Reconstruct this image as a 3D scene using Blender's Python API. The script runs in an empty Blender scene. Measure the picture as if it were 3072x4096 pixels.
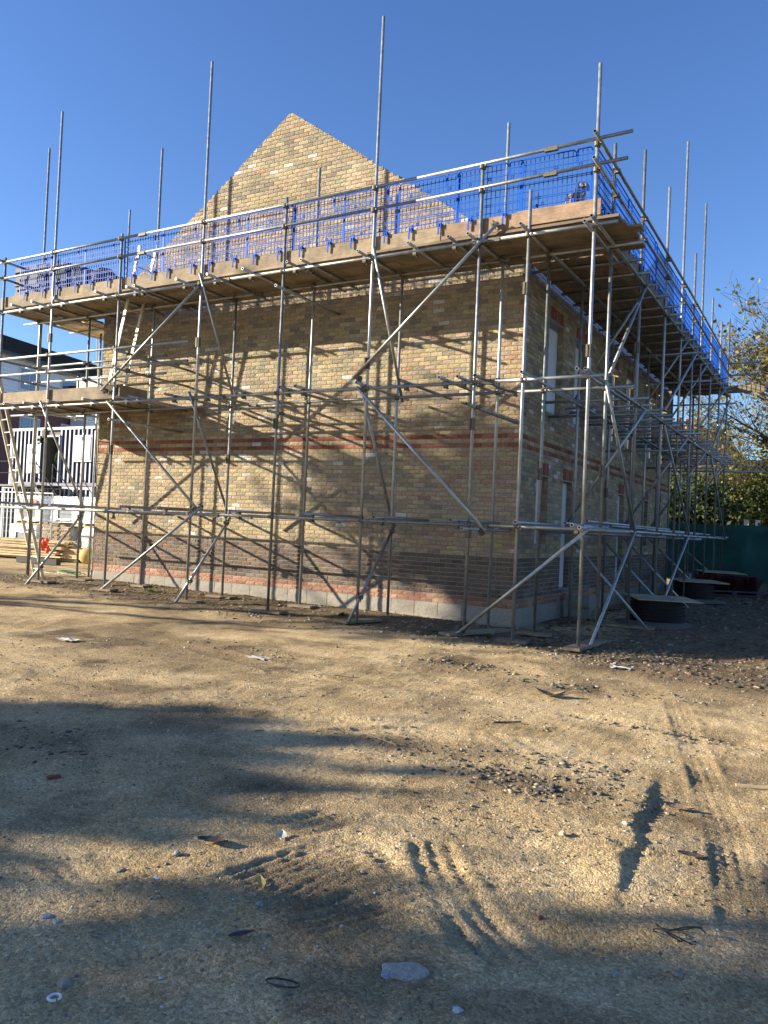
import bpy, math, random
import numpy as np
from mathutils import Vector, Matrix
R = math.radians
SC = bpy.context.scene
COL = SC.collection
rnd = random.Random(7)

# ------------------------------------------------------------------ camera
CAM = np.array([4.5876, -12.3113, 1.4422])
YAW, PIT, ROL, F = 0.5208, 0.0196, 0.0447, 3220.47
fw = Vector((-math.sin(YAW)*math.cos(PIT), math.cos(YAW)*math.cos(PIT), math.sin(PIT)))
r0 = Vector((math.cos(YAW), math.sin(YAW), 0)); u0 = r0.cross(fw)
rt = r0*math.cos(ROL)+u0*math.sin(ROL); up = u0*math.cos(ROL)-r0*math.sin(ROL)
cd = bpy.data.cameras.new('camera'); cam = bpy.data.objects.new('camera', cd); COL.objects.link(cam)
M = Matrix(((rt.x, up.x, -fw.x, CAM[0]), (rt.y, up.y, -fw.y, CAM[1]), (rt.z, up.z, -fw.z, CAM[2]), (0, 0, 0, 1)))
cam.matrix_world = M
cd.sensor_fit = 'VERTICAL'; cd.sensor_height = 36; cd.lens = 36*F/4096
cd.clip_start = .05; cd.clip_end = 3000
SC.camera = cam

# ------------------------------------------------------------------ light
SUN = Vector((1, .57, -.34)).normalized()          # direction the light travels
w = bpy.data.worlds.new("World"); SC.world = w; w.use_nodes = True
nt = w.node_tree; bg = nt.nodes['Background']
sky = nt.nodes.new('ShaderNodeTexSky'); sky.sky_type = 'NISHITA'; sky.sun_disc = False
sky.sun_elevation = math.asin(-SUN.z)
sky.sun_rotation = math.atan2(-SUN.x, -SUN.y)
sky.air_density = 1.0; sky.dust_density = 0.3; sky.ozone_density = 4.0
hs = nt.nodes.new('ShaderNodeHueSaturation'); hs.inputs['Saturation'].default_value = 1.1; hs.inputs['Hue'].default_value = .512
nt.links.new(sky.outputs[0], hs.inputs['Color']); nt.links.new(hs.outputs[0], bg.inputs[0]); bg.inputs[1].default_value = .088
sl = bpy.data.lights.new('sun', 'SUN'); sl.energy = 5.0; sl.angle = R(.5); sl.color = (1, .90, .73)
so = bpy.data.objects.new('sun', sl); COL.objects.link(so)
so.rotation_euler = SUN.to_track_quat('-Z', 'Y').to_euler()
SC.view_settings.view_transform = 'Standard'; SC.view_settings.look = 'None'
SC.view_settings.exposure = 1.45; SC.view_settings.gamma = 1

# ------------------------------------------------------------------ materials
MATS = {}
def mat(name, col, rough=.7, metal=0., noise=0., nscale=8., bump=0., bscale=40., col2=None, attr=None, spec=.5, extra=None):
    if name in MATS: return MATS[name]
    m = bpy.data.materials.new(name); m.use_nodes = True; t = m.node_tree; N = t.nodes; L = t.links
    b = N['Principled BSDF']; b.inputs['Roughness'].default_value = rough; b.inputs['Metallic'].default_value = metal
    b.inputs['Specular IOR Level'].default_value = spec
    geo = N.new('ShaderNodeTexCoord')
    src = None
    if attr:
        a = N.new('ShaderNodeAttribute'); a.attribute_name = attr; src = a.outputs['Color']
    if noise > 0 or col2:
        n = N.new('ShaderNodeTexNoise'); n.inputs['Scale'].default_value = nscale; n.inputs['Detail'].default_value = 6; n.inputs['Roughness'].default_value = .65
        g = N.new('ShaderNodeNewGeometry'); L.new(g.outputs['Position'], n.inputs['Vector'])
        if col2:
            cr = N.new('ShaderNodeValToRGB'); cr.color_ramp.elements[0].position = .38; cr.color_ramp.elements[1].position = .62
            cr.color_ramp.elements[0].color = (*col2, 1); cr.color_ramp.elements[1].color = (*col, 1)
            L.new(n.outputs[0], cr.inputs[0]); src = cr.outputs[0]
        else:
            mr = N.new('ShaderNodeMapRange'); mr.inputs[1].default_value = .25; mr.inputs[2].default_value = .75
            mr.inputs[3].default_value = 1-noise; mr.inputs[4].default_value = 1+noise
            L.new(n.outputs[0], mr.inputs[0])
            mx = N.new('ShaderNodeVectorMath'); mx.operation = 'SCALE'
            if src: L.new(src, mx.inputs[0])
            else: mx.inputs[0].default_value = col
            L.new(mr.outputs[0], mx.inputs['Scale']); src = mx.outputs[0]
    if src: L.new(src, b.inputs['Base Color'])
    else: b.inputs['Base Color'].default_value = (*col, 1)
    if bump > 0:
        n2 = N.new('ShaderNodeTexNoise'); n2.inputs['Scale'].default_value = bscale; n2.inputs['Detail'].default_value = 5
        g2 = N.new('ShaderNodeNewGeometry'); L.new(g2.outputs['Position'], n2.inputs['Vector'])
        bp = N.new('ShaderNodeBump'); bp.inputs['Strength'].default_value = bump; bp.inputs['Distance'].default_value = .01
        L.new(n2.outputs[0], bp.inputs['Height']); L.new(bp.outputs[0], b.inputs['Normal'])
    if extra: extra(t, b)
    MATS[name] = m; return m

def brick_extra(t, b):
    N, L = t.nodes, t.links
    g = N.new('ShaderNodeNewGeometry')
    mp = N.new('ShaderNodeMapping'); mp.inputs['Scale'].default_value = (1, 1, 2.2); L.new(g.outputs['Position'], mp.inputs['Vector'])
    n1 = N.new('ShaderNodeTexNoise'); n1.inputs['Scale'].default_value = 16; n1.inputs['Detail'].default_value = 8; n1.inputs['Roughness'].default_value = .7
    n1.inputs['Distortion'].default_value = 1.2
    L.new(mp.outputs[0], n1.inputs['Vector'])
    v = N.new('ShaderNodeTexVoronoi'); v.inputs['Scale'].default_value = 38; L.new(g.outputs['Position'], v.inputs['Vector'])
    pit = N.new('ShaderNodeMapRange'); pit.inputs[1].default_value = .08; pit.inputs[2].default_value = .2; L.new(v.outputs['Distance'], pit.inputs[0])
    big = N.new('ShaderNodeTexNoise'); big.inputs['Scale'].default_value = 5; L.new(g.outputs['Position'], big.inputs['Vector'])
    pm = N.new('ShaderNodeMapRange'); pm.inputs[1].default_value = .5; pm.inputs[2].default_value = .6; L.new(big.outputs[0], pm.inputs[0])
    mx = N.new('ShaderNodeMix'); mx.data_type = 'FLOAT'; L.new(pm.outputs[0], mx.inputs[0]); mx.inputs[2].default_value = 1; L.new(pit.outputs[0], mx.inputs[3])
    ad = N.new('ShaderNodeMath'); ad.operation = 'MULTIPLY_ADD'; ad.inputs[1].default_value = .25; L.new(mx.outputs[0], ad.inputs[0]); L.new(n1.outputs[0], ad.inputs[2])
    old = b.inputs['Base Color'].links[0].from_socket
    wn = N.new('ShaderNodeTexNoise'); wn.inputs['Scale'].default_value = 1.1; wn.inputs['Detail'].default_value = 7; wn.inputs['Roughness'].default_value = .6; L.new(g.outputs['Position'], wn.inputs['Vector'])
    wr = N.new('ShaderNodeMapRange'); wr.inputs[1].default_value = .3; wr.inputs[2].default_value = .7; wr.inputs[3].default_value = .82; wr.inputs[4].default_value = 1.16; L.new(wn.outputs[0], wr.inputs[0])
    sc_ = N.new('ShaderNodeVectorMath'); sc_.operation = 'SCALE'; L.new(old, sc_.inputs[0]); L.new(wr.outputs[0], sc_.inputs['Scale'])
    ef = N.new('ShaderNodeTexNoise'); ef.inputs['Scale'].default_value = 4.5; ef.inputs['Detail'].default_value = 9; ef.inputs['Roughness'].default_value = .75; L.new(g.outputs['Position'], ef.inputs['Vector'])
    er = N.new('ShaderNodeMapRange'); er.inputs[1].default_value = .58; er.inputs[2].default_value = .74; er.inputs[4].default_value = .6; L.new(ef.outputs[0], er.inputs[0])
    em = N.new('ShaderNodeMix'); em.data_type = 'RGBA'; L.new(er.outputs[0], em.inputs[0]); L.new(sc_.outputs[0], em.inputs[6]); em.inputs[7].default_value = (.42, .36, .26, 1)
    L.new(em.outputs[2], b.inputs['Base Color'])
    bp = N.new('ShaderNodeBump'); bp.inputs['Strength'].default_value = 1; bp.inputs['Distance'].default_value = .035
    L.new(ad.outputs[0], bp.inputs['Height']); L.new(bp.outputs[0], b.inputs['Normal'])

def wood_extra(scale=(2.5, 60, 60)):
    def f(t, b):
        N, L = t.nodes, t.links
        tc = N.new('ShaderNodeTexCoord'); mp = N.new('ShaderNodeMapping'); mp.inputs['Scale'].default_value = scale
        L.new(tc.outputs['Object'], mp.inputs['Vector'])
        oi = N.new('ShaderNodeObjectInfo')
        av = N.new('ShaderNodeVectorMath'); av.operation = 'ADD'; L.new(mp.outputs[0], av.inputs[0]); 
        cm = N.new('ShaderNodeCombineXYZ'); ml = N.new('ShaderNodeMath'); ml.operation = 'MULTIPLY'; ml.inputs[1].default_value = 40
        L.new(oi.outputs['Random'], ml.inputs[0]); L.new(ml.outputs[0], cm.inputs[0]); L.new(cm.outputs[0], av.inputs[1])
        n = N.new('ShaderNodeTexNoise'); n.inputs['Scale'].default_value = 1.5; n.inputs['Detail'].default_value = 6; n.inputs['Distortion'].default_value = .6
        L.new(av.outputs[0], n.inputs['Vector'])
        old = b.inputs['Base Color'].links[0].from_socket if b.inputs['Base Color'].links else None
        mr = N.new('ShaderNodeMapRange'); mr.inputs[1].default_value = .3; mr.inputs[2].default_value = .7; mr.inputs[3].default_value = .72; mr.inputs[4].default_value = 1.18
        L.new(n.outputs[0], mr.inputs[0])
        r2 = N.new('ShaderNodeMapRange'); r2.inputs[3].default_value = .75; r2.inputs[4].default_value = 1.2; L.new(oi.outputs['Random'], r2.inputs[0])
        gp = N.new('ShaderNodeNewGeometry'); st = N.new('ShaderNodeTexNoise'); st.inputs['Scale'].default_value = 3.5; st.inputs['Detail'].default_value = 7; st.inputs['Roughness'].default_value = .7; L.new(gp.outputs['Position'], st.inputs['Vector'])
        sr = N.new('ShaderNodeMapRange'); sr.inputs[1].default_value = .35; sr.inputs[2].default_value = .65; sr.inputs[3].default_value = .62; sr.inputs[4].default_value = 1.2; L.new(st.outputs[0], sr.inputs[0])
        m3 = N.new('ShaderNodeMath'); m3.operation = 'MULTIPLY'; L.new(mr.outputs[0], m3.inputs[0]); L.new(sr.outputs[0], m3.inputs[1])
        m2 = N.new('ShaderNodeMath'); m2.operation = 'MULTIPLY'; L.new(m3.outputs[0], m2.inputs[0]); L.new(r2.outputs[0], m2.inputs[1])
        mx = N.new('ShaderNodeVectorMath'); mx.operation = 'SCALE'
        if old: L.new(old, mx.inputs[0])
        else: mx.inputs[0].default_value = b.inputs['Base Color'].default_value[:3]
        L.new(m2.outputs[0], mx.inputs['Scale']); L.new(mx.outputs[0], b.inputs['Base Color'])
        bp = N.new('ShaderNodeBump'); bp.inputs['Strength'].default_value = .5; bp.inputs['Distance'].default_value = .004
        L.new(n.outputs[0], bp.inputs['Height']); L.new(bp.outputs[0], b.inputs['Normal'])
    return f

def steel_extra(t, b):
    N, L = t.nodes, t.links
    oi = N.new('ShaderNodeObjectInfo'); g = N.new('ShaderNodeNewGeometry')
    n = N.new('ShaderNodeTexNoise'); n.inputs['Scale'].default_value = 14; n.inputs['Detail'].default_value = 7; L.new(g.outputs['Position'], n.inputs['Vector'])
    n3 = N.new('ShaderNodeTexNoise'); n3.inputs['Scale'].default_value = 2.2; n3.inputs['Detail'].default_value = 3; L.new(g.outputs['Position'], n3.inputs['Vector'])
    cr = N.new('ShaderNodeValToRGB'); e = cr.color_ramp.elements
    e[0].position = .3; e[0].color = (.2, .21, .2, 1); e[1].position = .7; e[1].color = (.43, .45, .45, 1)
    ad = N.new('ShaderNodeMath'); ad.operation = 'MULTIPLY_ADD'; ad.inputs[1].default_value = .35; L.new(oi.outputs['Random'], ad.inputs[0]); 
    s2 = N.new('ShaderNodeMath'); s2.operation = 'MULTIPLY_ADD'; s2.inputs[1].default_value = .55; s2.inputs[2].default_value = .05; L.new(n.outputs[0], s2.inputs[0]); L.new(s2.outputs[0], ad.inputs[2])
    L.new(ad.outputs[0], cr.inputs[0])
    # dried mortar / rust smears
    rm = N.new('ShaderNodeMapRange'); rm.inputs[1].default_value = .54; rm.inputs[2].default_value = .66; L.new(n3.outputs[0], rm.inputs[0])
    rr = N.new('ShaderNodeMath'); rr.operation = 'MULTIPLY'; rr.inputs[1].default_value = .55; L.new(rm.outputs[0], rr.inputs[0])
    mx = N.new('ShaderNodeMix'); mx.data_type = 'RGBA'; L.new(rr.outputs[0], mx.inputs[0]); L.new(cr.outputs[0], mx.inputs[6]); mx.inputs[7].default_value = (.3, .26, .2, 1)
    L.new(mx.outputs[2], b.inputs['Base Color'])
    rg = N.new('ShaderNodeMapRange'); rg.inputs[3].default_value = .3; rg.inputs[4].default_value = .6; L.new(n.outputs[0], rg.inputs[0]); L.new(rg.outputs[0], b.inputs['Roughness'])

STEEL = mat('galvanised_steel', (.4, .42, .42), .42, .65, extra=steel_extra)
COUP = mat('coupler_steel', (.13, .115, .085), .65, .4, noise=.4, nscale=30)
BRICK = mat('brick_clay', (.4, .3, .2), .9, attr='col', noise=.3, nscale=22, extra=brick_extra, spec=.2)
MORTAR = mat('mortar', (.27, .215, .14), .95, noise=.25, nscale=20, bump=.6, bscale=90, spec=.1)
MORTARY = mat('mortar_yellow', (.40, .33, .19), .95, noise=.25, nscale=20, bump=.6, bscale=90, spec=.1)
CONC = mat('concrete_block', (.30, .27, .225), .95, noise=.3, nscale=30, bump=1, bscale=120, spec=.1)
BLOCKW = mat('pale_block', (.42, .42, .41), .9, noise=.15, nscale=12, bump=.4)
BOARD = mat('scaffold_board_wood', (.25, .19, .12), .85, extra=wood_extra())
BOARDY = mat('new_timber', (.62, .47, .25), .8, extra=wood_extra())
BOARDR = mat('reddish_board', (.28, .185, .12), .85, extra=wood_extra())
BLUE = mat('blue_plastic', (.006, .085, .46), .55, spec=.15)
GRAVELM = None
DKW = mat('dark_felt', (.035, .04, .05), .7, noise=.3, nscale=10, bump=.4, bscale=20)
DARK = mat('dark_void', (.012, .012, .014), .9)
TWIN = mat('twinwall_board', (.55, .57, .6), .35, noise=.08, nscale=6)
LINTEL = mat('steel_lintel', (.4, .4, .38), .5, .4, noise=.2)

# ------------------------------------------------------------------ helpers
class MB:
    def __init__(s): s.v = []; s.f = []; s.c = []
    def add(s, v, f, c=None):
        o = len(s.v); s.v += [tuple(p) for p in v]; s.f += [tuple(i+o for i in q) for q in f]
        s.c += [c or (1, 1, 1)]*len(v)
    def box(s, x0, x1, y0, y1, z0, z1, c=None):
        s.add([(x0, y0, z0), (x1, y0, z0), (x1, y1, z0), (x0, y1, z0), (x0, y0, z1), (x1, y0, z1), (x1, y1, z1), (x0, y1, z1)],
              [(0, 3, 2, 1), (4, 5, 6, 7), (0, 1, 5, 4), (1, 2, 6, 5), (2, 3, 7, 6), (3, 0, 4, 7)], c)
    def obox(s, o, a, b, d, c=None):           # corner + 3 edge vectors
        o, a, b, d = map(Vector, (o, a, b, d))
        s.add([o, o+a, o+a+b, o+b, o+d, o+a+d, o+a+b+d, o+b+d], [(0, 3, 2, 1), (4, 5, 6, 7), (0, 1, 5, 4), (1, 2, 6, 5), (2, 3, 7, 6), (3, 0, 4, 7)], c)
    def tube(s, p, q, r, n=8, inner=None, r2=None, c=None, caps=True):
        p, q = Vector(p), Vector(q); d = (q-p).normalized(); a = d.orthogonal().normalized(); b = d.cross(a)
        r2 = r if r2 is None else r2; V = []; Fs = []
        ring = lambda o, rad: [o+a*math.cos(k*math.tau/n)*rad+b*math.sin(k*math.tau/n)*rad for k in range(n)]
        V += ring(p, r)+ring(q, r2)
        Fs += [(k, (k+1) % n, n+(k+1) % n, n+k) for k in range(n)]
        if inner:
            dep = min(.12, (q-p).length*.3)
            V += ring(p, inner)+ring(p+d*dep, inner)+ring(q, inner)+ring(q-d*dep, inner)
            for k in range(n):
                k1 = (k+1) % n
                Fs += [(k1, k, 2*n+k, 2*n+k1), (2*n+k1, 2*n+k, 3*n+k, 3*n+k1), (n+k, n+k1, 4*n+k1, 4*n+k), (4*n+k, 4*n+k1, 5*n+k1, 5*n+k)]
            Fs += [tuple(3*n+k for k in range(n)), tuple(5*n+k for k in reversed(range(n)))]
        elif caps:
            Fs += [tuple(reversed(range(n))), tuple(range(n, 2*n))]
        s.add(V, Fs, c)
    def path(s, pts, r, n=6, c=None):
        for a, b in zip(pts, pts[1:]): s.tube(a, b, r, n, c=c)
    def mesh(s, name, m, smooth=False):
        me = bpy.data.meshes.new(name); me.from_pydata(s.v, [], s.f)
        for x in (m if isinstance(m, (list, tuple)) else [m]): me.materials.append(x)
        if any(c != (1, 1, 1) for c in s.c):
            at = me.color_attributes.new('col', 'FLOAT_COLOR', 'POINT')
            at.data.foreach_set('color', np.array([(*c, 1) for c in s.c], 'f').ravel())
        if smooth: me.polygons.foreach_set('use_smooth', [True]*len(me.polygons))
        me.update(); return me
def tag(o, label=None, cat=None, group=None, kind=None):
    if label: o['label'] = label
    if cat: o['category'] = cat
    if group: o['group'] = group
    if kind: o['kind'] = kind
    return o
def link(name, me, parent=None, loc=(0, 0, 0), rz=0):
    o = bpy.data.objects.new(name, me); COL.objects.link(o); o.location = loc; o.rotation_euler = (0, 0, rz)
    if parent: o.parent = parent
    return o
def empty(name, label, cat, loc=(0, 0, 0), group=None, rz=0):
    o = bpy.data.objects.new(name, None); COL.objects.link(o); o.location = loc; o.rotation_euler = (0, 0, rz); o.empty_display_size = .1
    return tag(o, label, cat, group)
def part(name, mb, m, parent, smooth=False, kind=None, loc=(0, 0, 0)):
    o = link(name, mb.mesh(name, m, smooth), parent, loc)
    if kind: o['kind'] = kind
    return o
def textmesh(txt, size, m, depth=.004, name='lettering'):
    cu = bpy.data.curves.new(name, 'FONT'); cu.body = txt; cu.size = size; cu.extrude = depth; cu.align_x = 'CENTER'; cu.align_y = 'CENTER'; cu.resolution_u = 2
    ob = bpy.data.objects.new(name, cu); COL.objects.link(ob)
    dg = bpy.context.evaluated_depsgraph_get(); me = bpy.data.meshes.new_from_object(ob.evaluated_get(dg)); bpy.data.objects.remove(ob)
    me.materials.clear(); me.materials.append(m); me.name = name; return me

# value noise on arrays
def vnoise(x, y, seed):
    rs = np.random.RandomState(seed); T = rs.rand(256, 256)
    xi = np.floor(x).astype(int); yi = np.floor(y).astype(int); fx = x-xi; fy = y-yi
    fx = fx*fx*(3-2*fx); fy = fy*fy*(3-2*fy)
    g = lambda a, b: T[a & 255, b & 255]
    return (g(xi, yi)*(1-fx)+g(xi+1, yi)*fx)*(1-fy)+(g(xi, yi+1)*(1-fx)+g(xi+1, yi+1)*fx)*fy-.5
def fbm(x, y, sc, oct, seed, gain=.5):
    r = 0; a = 1; t = 0
    for i in range(oct):
        r = r+a*vnoise(x*sc*2**i+i*17.3, y*sc*2**i+i*9.1, seed+i); t += a; a *= gain
    return r/t
sst = lambda a, b, x: (lambda t: t*t*(3-2*t))(np.clip((x-a)/(b-a), 0, 1))

# ------------------------------------------------------------------ ground
TRACKS = []   # filled with (polyline, width, kind)
def px2g(x, y, z=-.12):
    d = np.array(fw)+((x-1536)/F)*np.array(rt)-((y-2048)/F)*np.array(up); t = (z-CAM[2])/d[2]; p = CAM+t*d; return (p[0], p[1])
for pts, wd, kd in [
    ([(1715, 3370), (1760, 3500), (1850, 3640), (1990, 3790), (2090, 3900)], .24, 'tyre'),
    ([(1480, 3400), (1640, 3560), (1800, 3700), (1900, 3850)], .10, 'soft'),
    ([(850, 3330), (1050, 3345), (1250, 3310), (1400, 3270)], .30, 'tyre'),
    ([(900, 3630), (1150, 3530), (1400, 3440), (1560, 3400)], .42, 'rut'),
    ([(1130, 3720), (1400, 3640), (1700, 3560)], .25, 'rut'),
    ([(60, 2720), (300, 2725), (560, 2745)], .9, 'rut'),
    ([(1500, 2560), (2000, 2640)], .3, 'soft'),
    ([(200, 3420), (420, 3600), (560, 3900)], .16, 'soft'),
    ([(1420, 3640), (1850, 3560), (2300, 3520), (2900, 3560)], .18, 'soft'),
    ([(100, 2640), (900, 2680), (1700, 2760), (2600, 2900), (3050, 2960)], .22, 'tyre'),
    ([(60, 2800), (900, 2860), (1700, 2900)], .20, 'tyre'),
    ([(2700, 2800), (2900, 3300), (3000, 3800)], .2, 'soft'),
    ([(1950, 3370), (2250, 3400), (2500, 3410), (2850, 3430)], .13, 'tyre'),
    ([(300, 3055), (700, 3030), (1100, 2990)], .25, 'rut'),
    ([(480, 2550), (800, 2600), (1150, 2690)], .35, 'soft'),
    ([(0, 2540), (200, 2490)], .5, 'rut'),
    ([(1200, 2950), (1700, 2930), (2250, 2990)], .35, 'soft'),
    ]:
    TRACKS.append(([px2g(*p) for p in pts], wd, kd))
def ground_h(x, y, fine=True):
    x = np.asarray(x, float); y = np.asarray(y, float)
    h = -.02-.10*sst(-9.5, 1.5, x)
    h = h+np.clip((y+1.5), 0, 14)*.026*sst(-.2, 1.2, x)
    h = h+.05*sst(1.0, 0, np.abs(y+.25))*sst(1.5, 0, x)*sst(-11, -9, x)
    far = sst(60, 18, np.hypot(x, y))
    h = h+far*(.10*fbm(x, y, .35, 3, 3)+.05*fbm(x, y, 1.3, 3, 11))
    if fine:
        near = sst(30, 12, np.hypot(x-2, y+8))
        h = h+near*(.022*fbm(x, y, 5, 4, 31)+.024*np.abs(fbm(x, y, 20, 4, 57))+.02*sst(.05, .3, fbm(x, y, 3.2, 3, 58))*np.abs(fbm(x, y, 11, 3, 59)))
        rub = sst(.25, -.3, np.abs(y+1.2)-1.1)*sst(2.6, 1.8, x)*sst(-13, -10, x)
        rub = np.maximum(rub, sst(-3.3, -2.2, y+.25*(x-2.5))*sst(.2, 1.2, x)*sst(13, 9, x))
        h = h+rub*(.05*np.abs(fbm(x, y, 9, 4, 77))+.02)
        # trench at the right
        ax, ay = px2g(2600, 3130); bx, by = px2g(2440, 3560); cx_, cy_ = px2g(2960, 3440)
        ex, ey = bx-ax, by-ay; ll = math.hypot(ex, ey); ex /= ll; ey /= ll
        s_ = (x-ax)*ex+(y-ay)*ey; dd = (x-ax)*(-ey)+(y-ay)*ex          # + side = east
        sgn = 1 if ((cx_-ax)*(-ey)+(cy_-ay)*ex) > 0 else -1; dd = dd*sgn+.10*fbm(x, y, 3, 4, 5)
        m = sst(-.5, .4, s_)*sst(ll+.5, ll-.35, s_)*sst(0, .06, dd)*sst(.95, .30, dd)
        h = h-.022*m
        h = h+.008*(1+2*fbm(x, y, 9, 2, 61))*sst(-.22, -.03, dd)*sst(.03, -.02, dd)*sst(-.5, .3, s_)*sst(ll+.3, ll-.3, s_)
        for P, wd, kd in TRACKS:
            best = np.full(x.shape, 1e9); al = np.zeros(x.shape); sg = np.zeros(x.shape); acc = 0
            for (x0, y0), (x1, y1) in zip(P, P[1:]):
                L_ = math.hypot(x1-x0, y1-y0); dx, dy = (x1-x0)/L_, (y1-y0)/L_
                t = np.clip((x-x0)*dx+(y-y0)*dy, 0, L_); qx = x-(x0+dx*t); qy = y-(y0+dy*t); d = np.hypot(qx, qy)
                mk = d < best; best = np.where(mk, d, best); al = np.where(mk, acc+t, al); sg = np.where(mk, (qx*-dy+qy*dx), sg); acc += L_
            inn = sst(wd*.5+.03, wd*.5-.02, best)*sst(0, .12, al)*sst(acc, acc-.12, al)
            brk = .28+.5*sst(-.15, .15, fbm(x, y, 2.5, 2, 91))
            if kd == 'tyre':
                u = sg/wd
                prof = -.018-.010*np.cos(u*math.tau*3)
                prof = prof+.008*(np.sin(al*math.tau/.055+6*np.abs(u)) > .2)*(np.abs(u) > .28)
            elif kd == 'rut':
                u = sg/.06
                prof = -.012+.012*np.cos(u*math.tau+9*fbm(x, y, 2.2, 3, 8))*(.5+1.2*np.abs(fbm(x, y, 6, 2, 18)))
            else:
                prof = -.014+.006*np.cos(sg/.06*math.tau)
            rim = .012*np.exp(-((best-wd*.55)/.035)**2)*sst(-.0, .1, al)*sst(acc, acc-.1, al)
            h = h+brk*(inn*prof+rim)
    return h
def axis(fine0, fine1, df, med0, med1, dm, far):
    a = list(np.arange(fine0, fine1, df))
    l = []; p = fine0; 
    while p > med0: p -= dm; l.append(p)
    st = dm
    while p > -far: st *= 1.22; p -= st; l.append(p)
    r_ = []; p = fine1
    while p < med1: r_.append(p); p += dm
    st = dm
    while p < far: r_.append(p); st *= 1.22; p += st
    r_.append(p)
    return np.array(l[::-1]+a+r_)
gx = axis(-.8, 5.4, .016, -13.5, 8, .05, 600); gy = axis(-10.9, -6.6, .016, -13, 3, .045, 600)
XX, YY = np.meshgrid(gx, gy); ZZ = ground_h(XX, YY)
nx, ny = len(gx), len(gy)
me = bpy.data.meshes.new('ground')
me.vertices.add(nx*ny); me.vertices.foreach_set('co', np.stack([XX, YY, ZZ], -1).astype('f').ravel())
i = np.arange((nx-1)*(ny-1)); r_, c_ = i//(nx-1), i % (nx-1); q = np.stack([r_*nx+c_, r_*nx+c_+1, (r_+1)*nx+c_+1, (r_+1)*nx+c_], -1).astype('i')
me.loops.add(q.size); me.loops.foreach_set('vertex_index', q.ravel()); me.polygons.add(len(q)); me.polygons.foreach_set('loop_start', np.arange(0, q.size, 4, dtype='i'))
me.polygons.foreach_set('use_smooth', [True]*len(q)); me.update(calc_edges=True)
def soil_and_shade(x, y):
    # 0 dry sand, 1 damp / dark ground (real differences of the earth itself, except painted trench shadow)
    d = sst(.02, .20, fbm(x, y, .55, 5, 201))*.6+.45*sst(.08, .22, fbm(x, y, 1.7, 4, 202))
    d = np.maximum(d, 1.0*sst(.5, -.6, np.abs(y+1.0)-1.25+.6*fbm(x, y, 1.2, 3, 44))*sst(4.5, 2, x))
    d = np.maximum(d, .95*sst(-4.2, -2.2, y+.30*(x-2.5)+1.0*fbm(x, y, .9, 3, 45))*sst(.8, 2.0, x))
    for (px, py), rx, ry, a in [((2150, 3150), .55, .32, .9), ((1650, 3000), .5, .25, .8), ((2750, 3250), .5, .6, .55), ((1100, 3500), .5, .35, .5), ((250, 2960), .6, .4, .6), ((2350, 3180), .35, .2, .7), ((1100, 3180), .5, .3, .6), ((1350, 2800), .8, .3, .4), ((2780, 3280), .45, .35, .75), ((1200, 3560), .55, .3, .6), ((1300, 2640), .9, .15, .5), ((2050, 2720), 1.0, .25, .55)]:  # trench patches: damp floor, with the trench's shadow painted in as well
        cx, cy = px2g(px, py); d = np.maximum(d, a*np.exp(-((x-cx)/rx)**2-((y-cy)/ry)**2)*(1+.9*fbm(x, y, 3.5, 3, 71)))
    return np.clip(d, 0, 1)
dm = soil_and_shade(XX, YY)
at = me.attributes.new('damp', 'FLOAT', 'POINT'); at.data.foreach_set('value', dm.astype('f').ravel())
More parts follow.
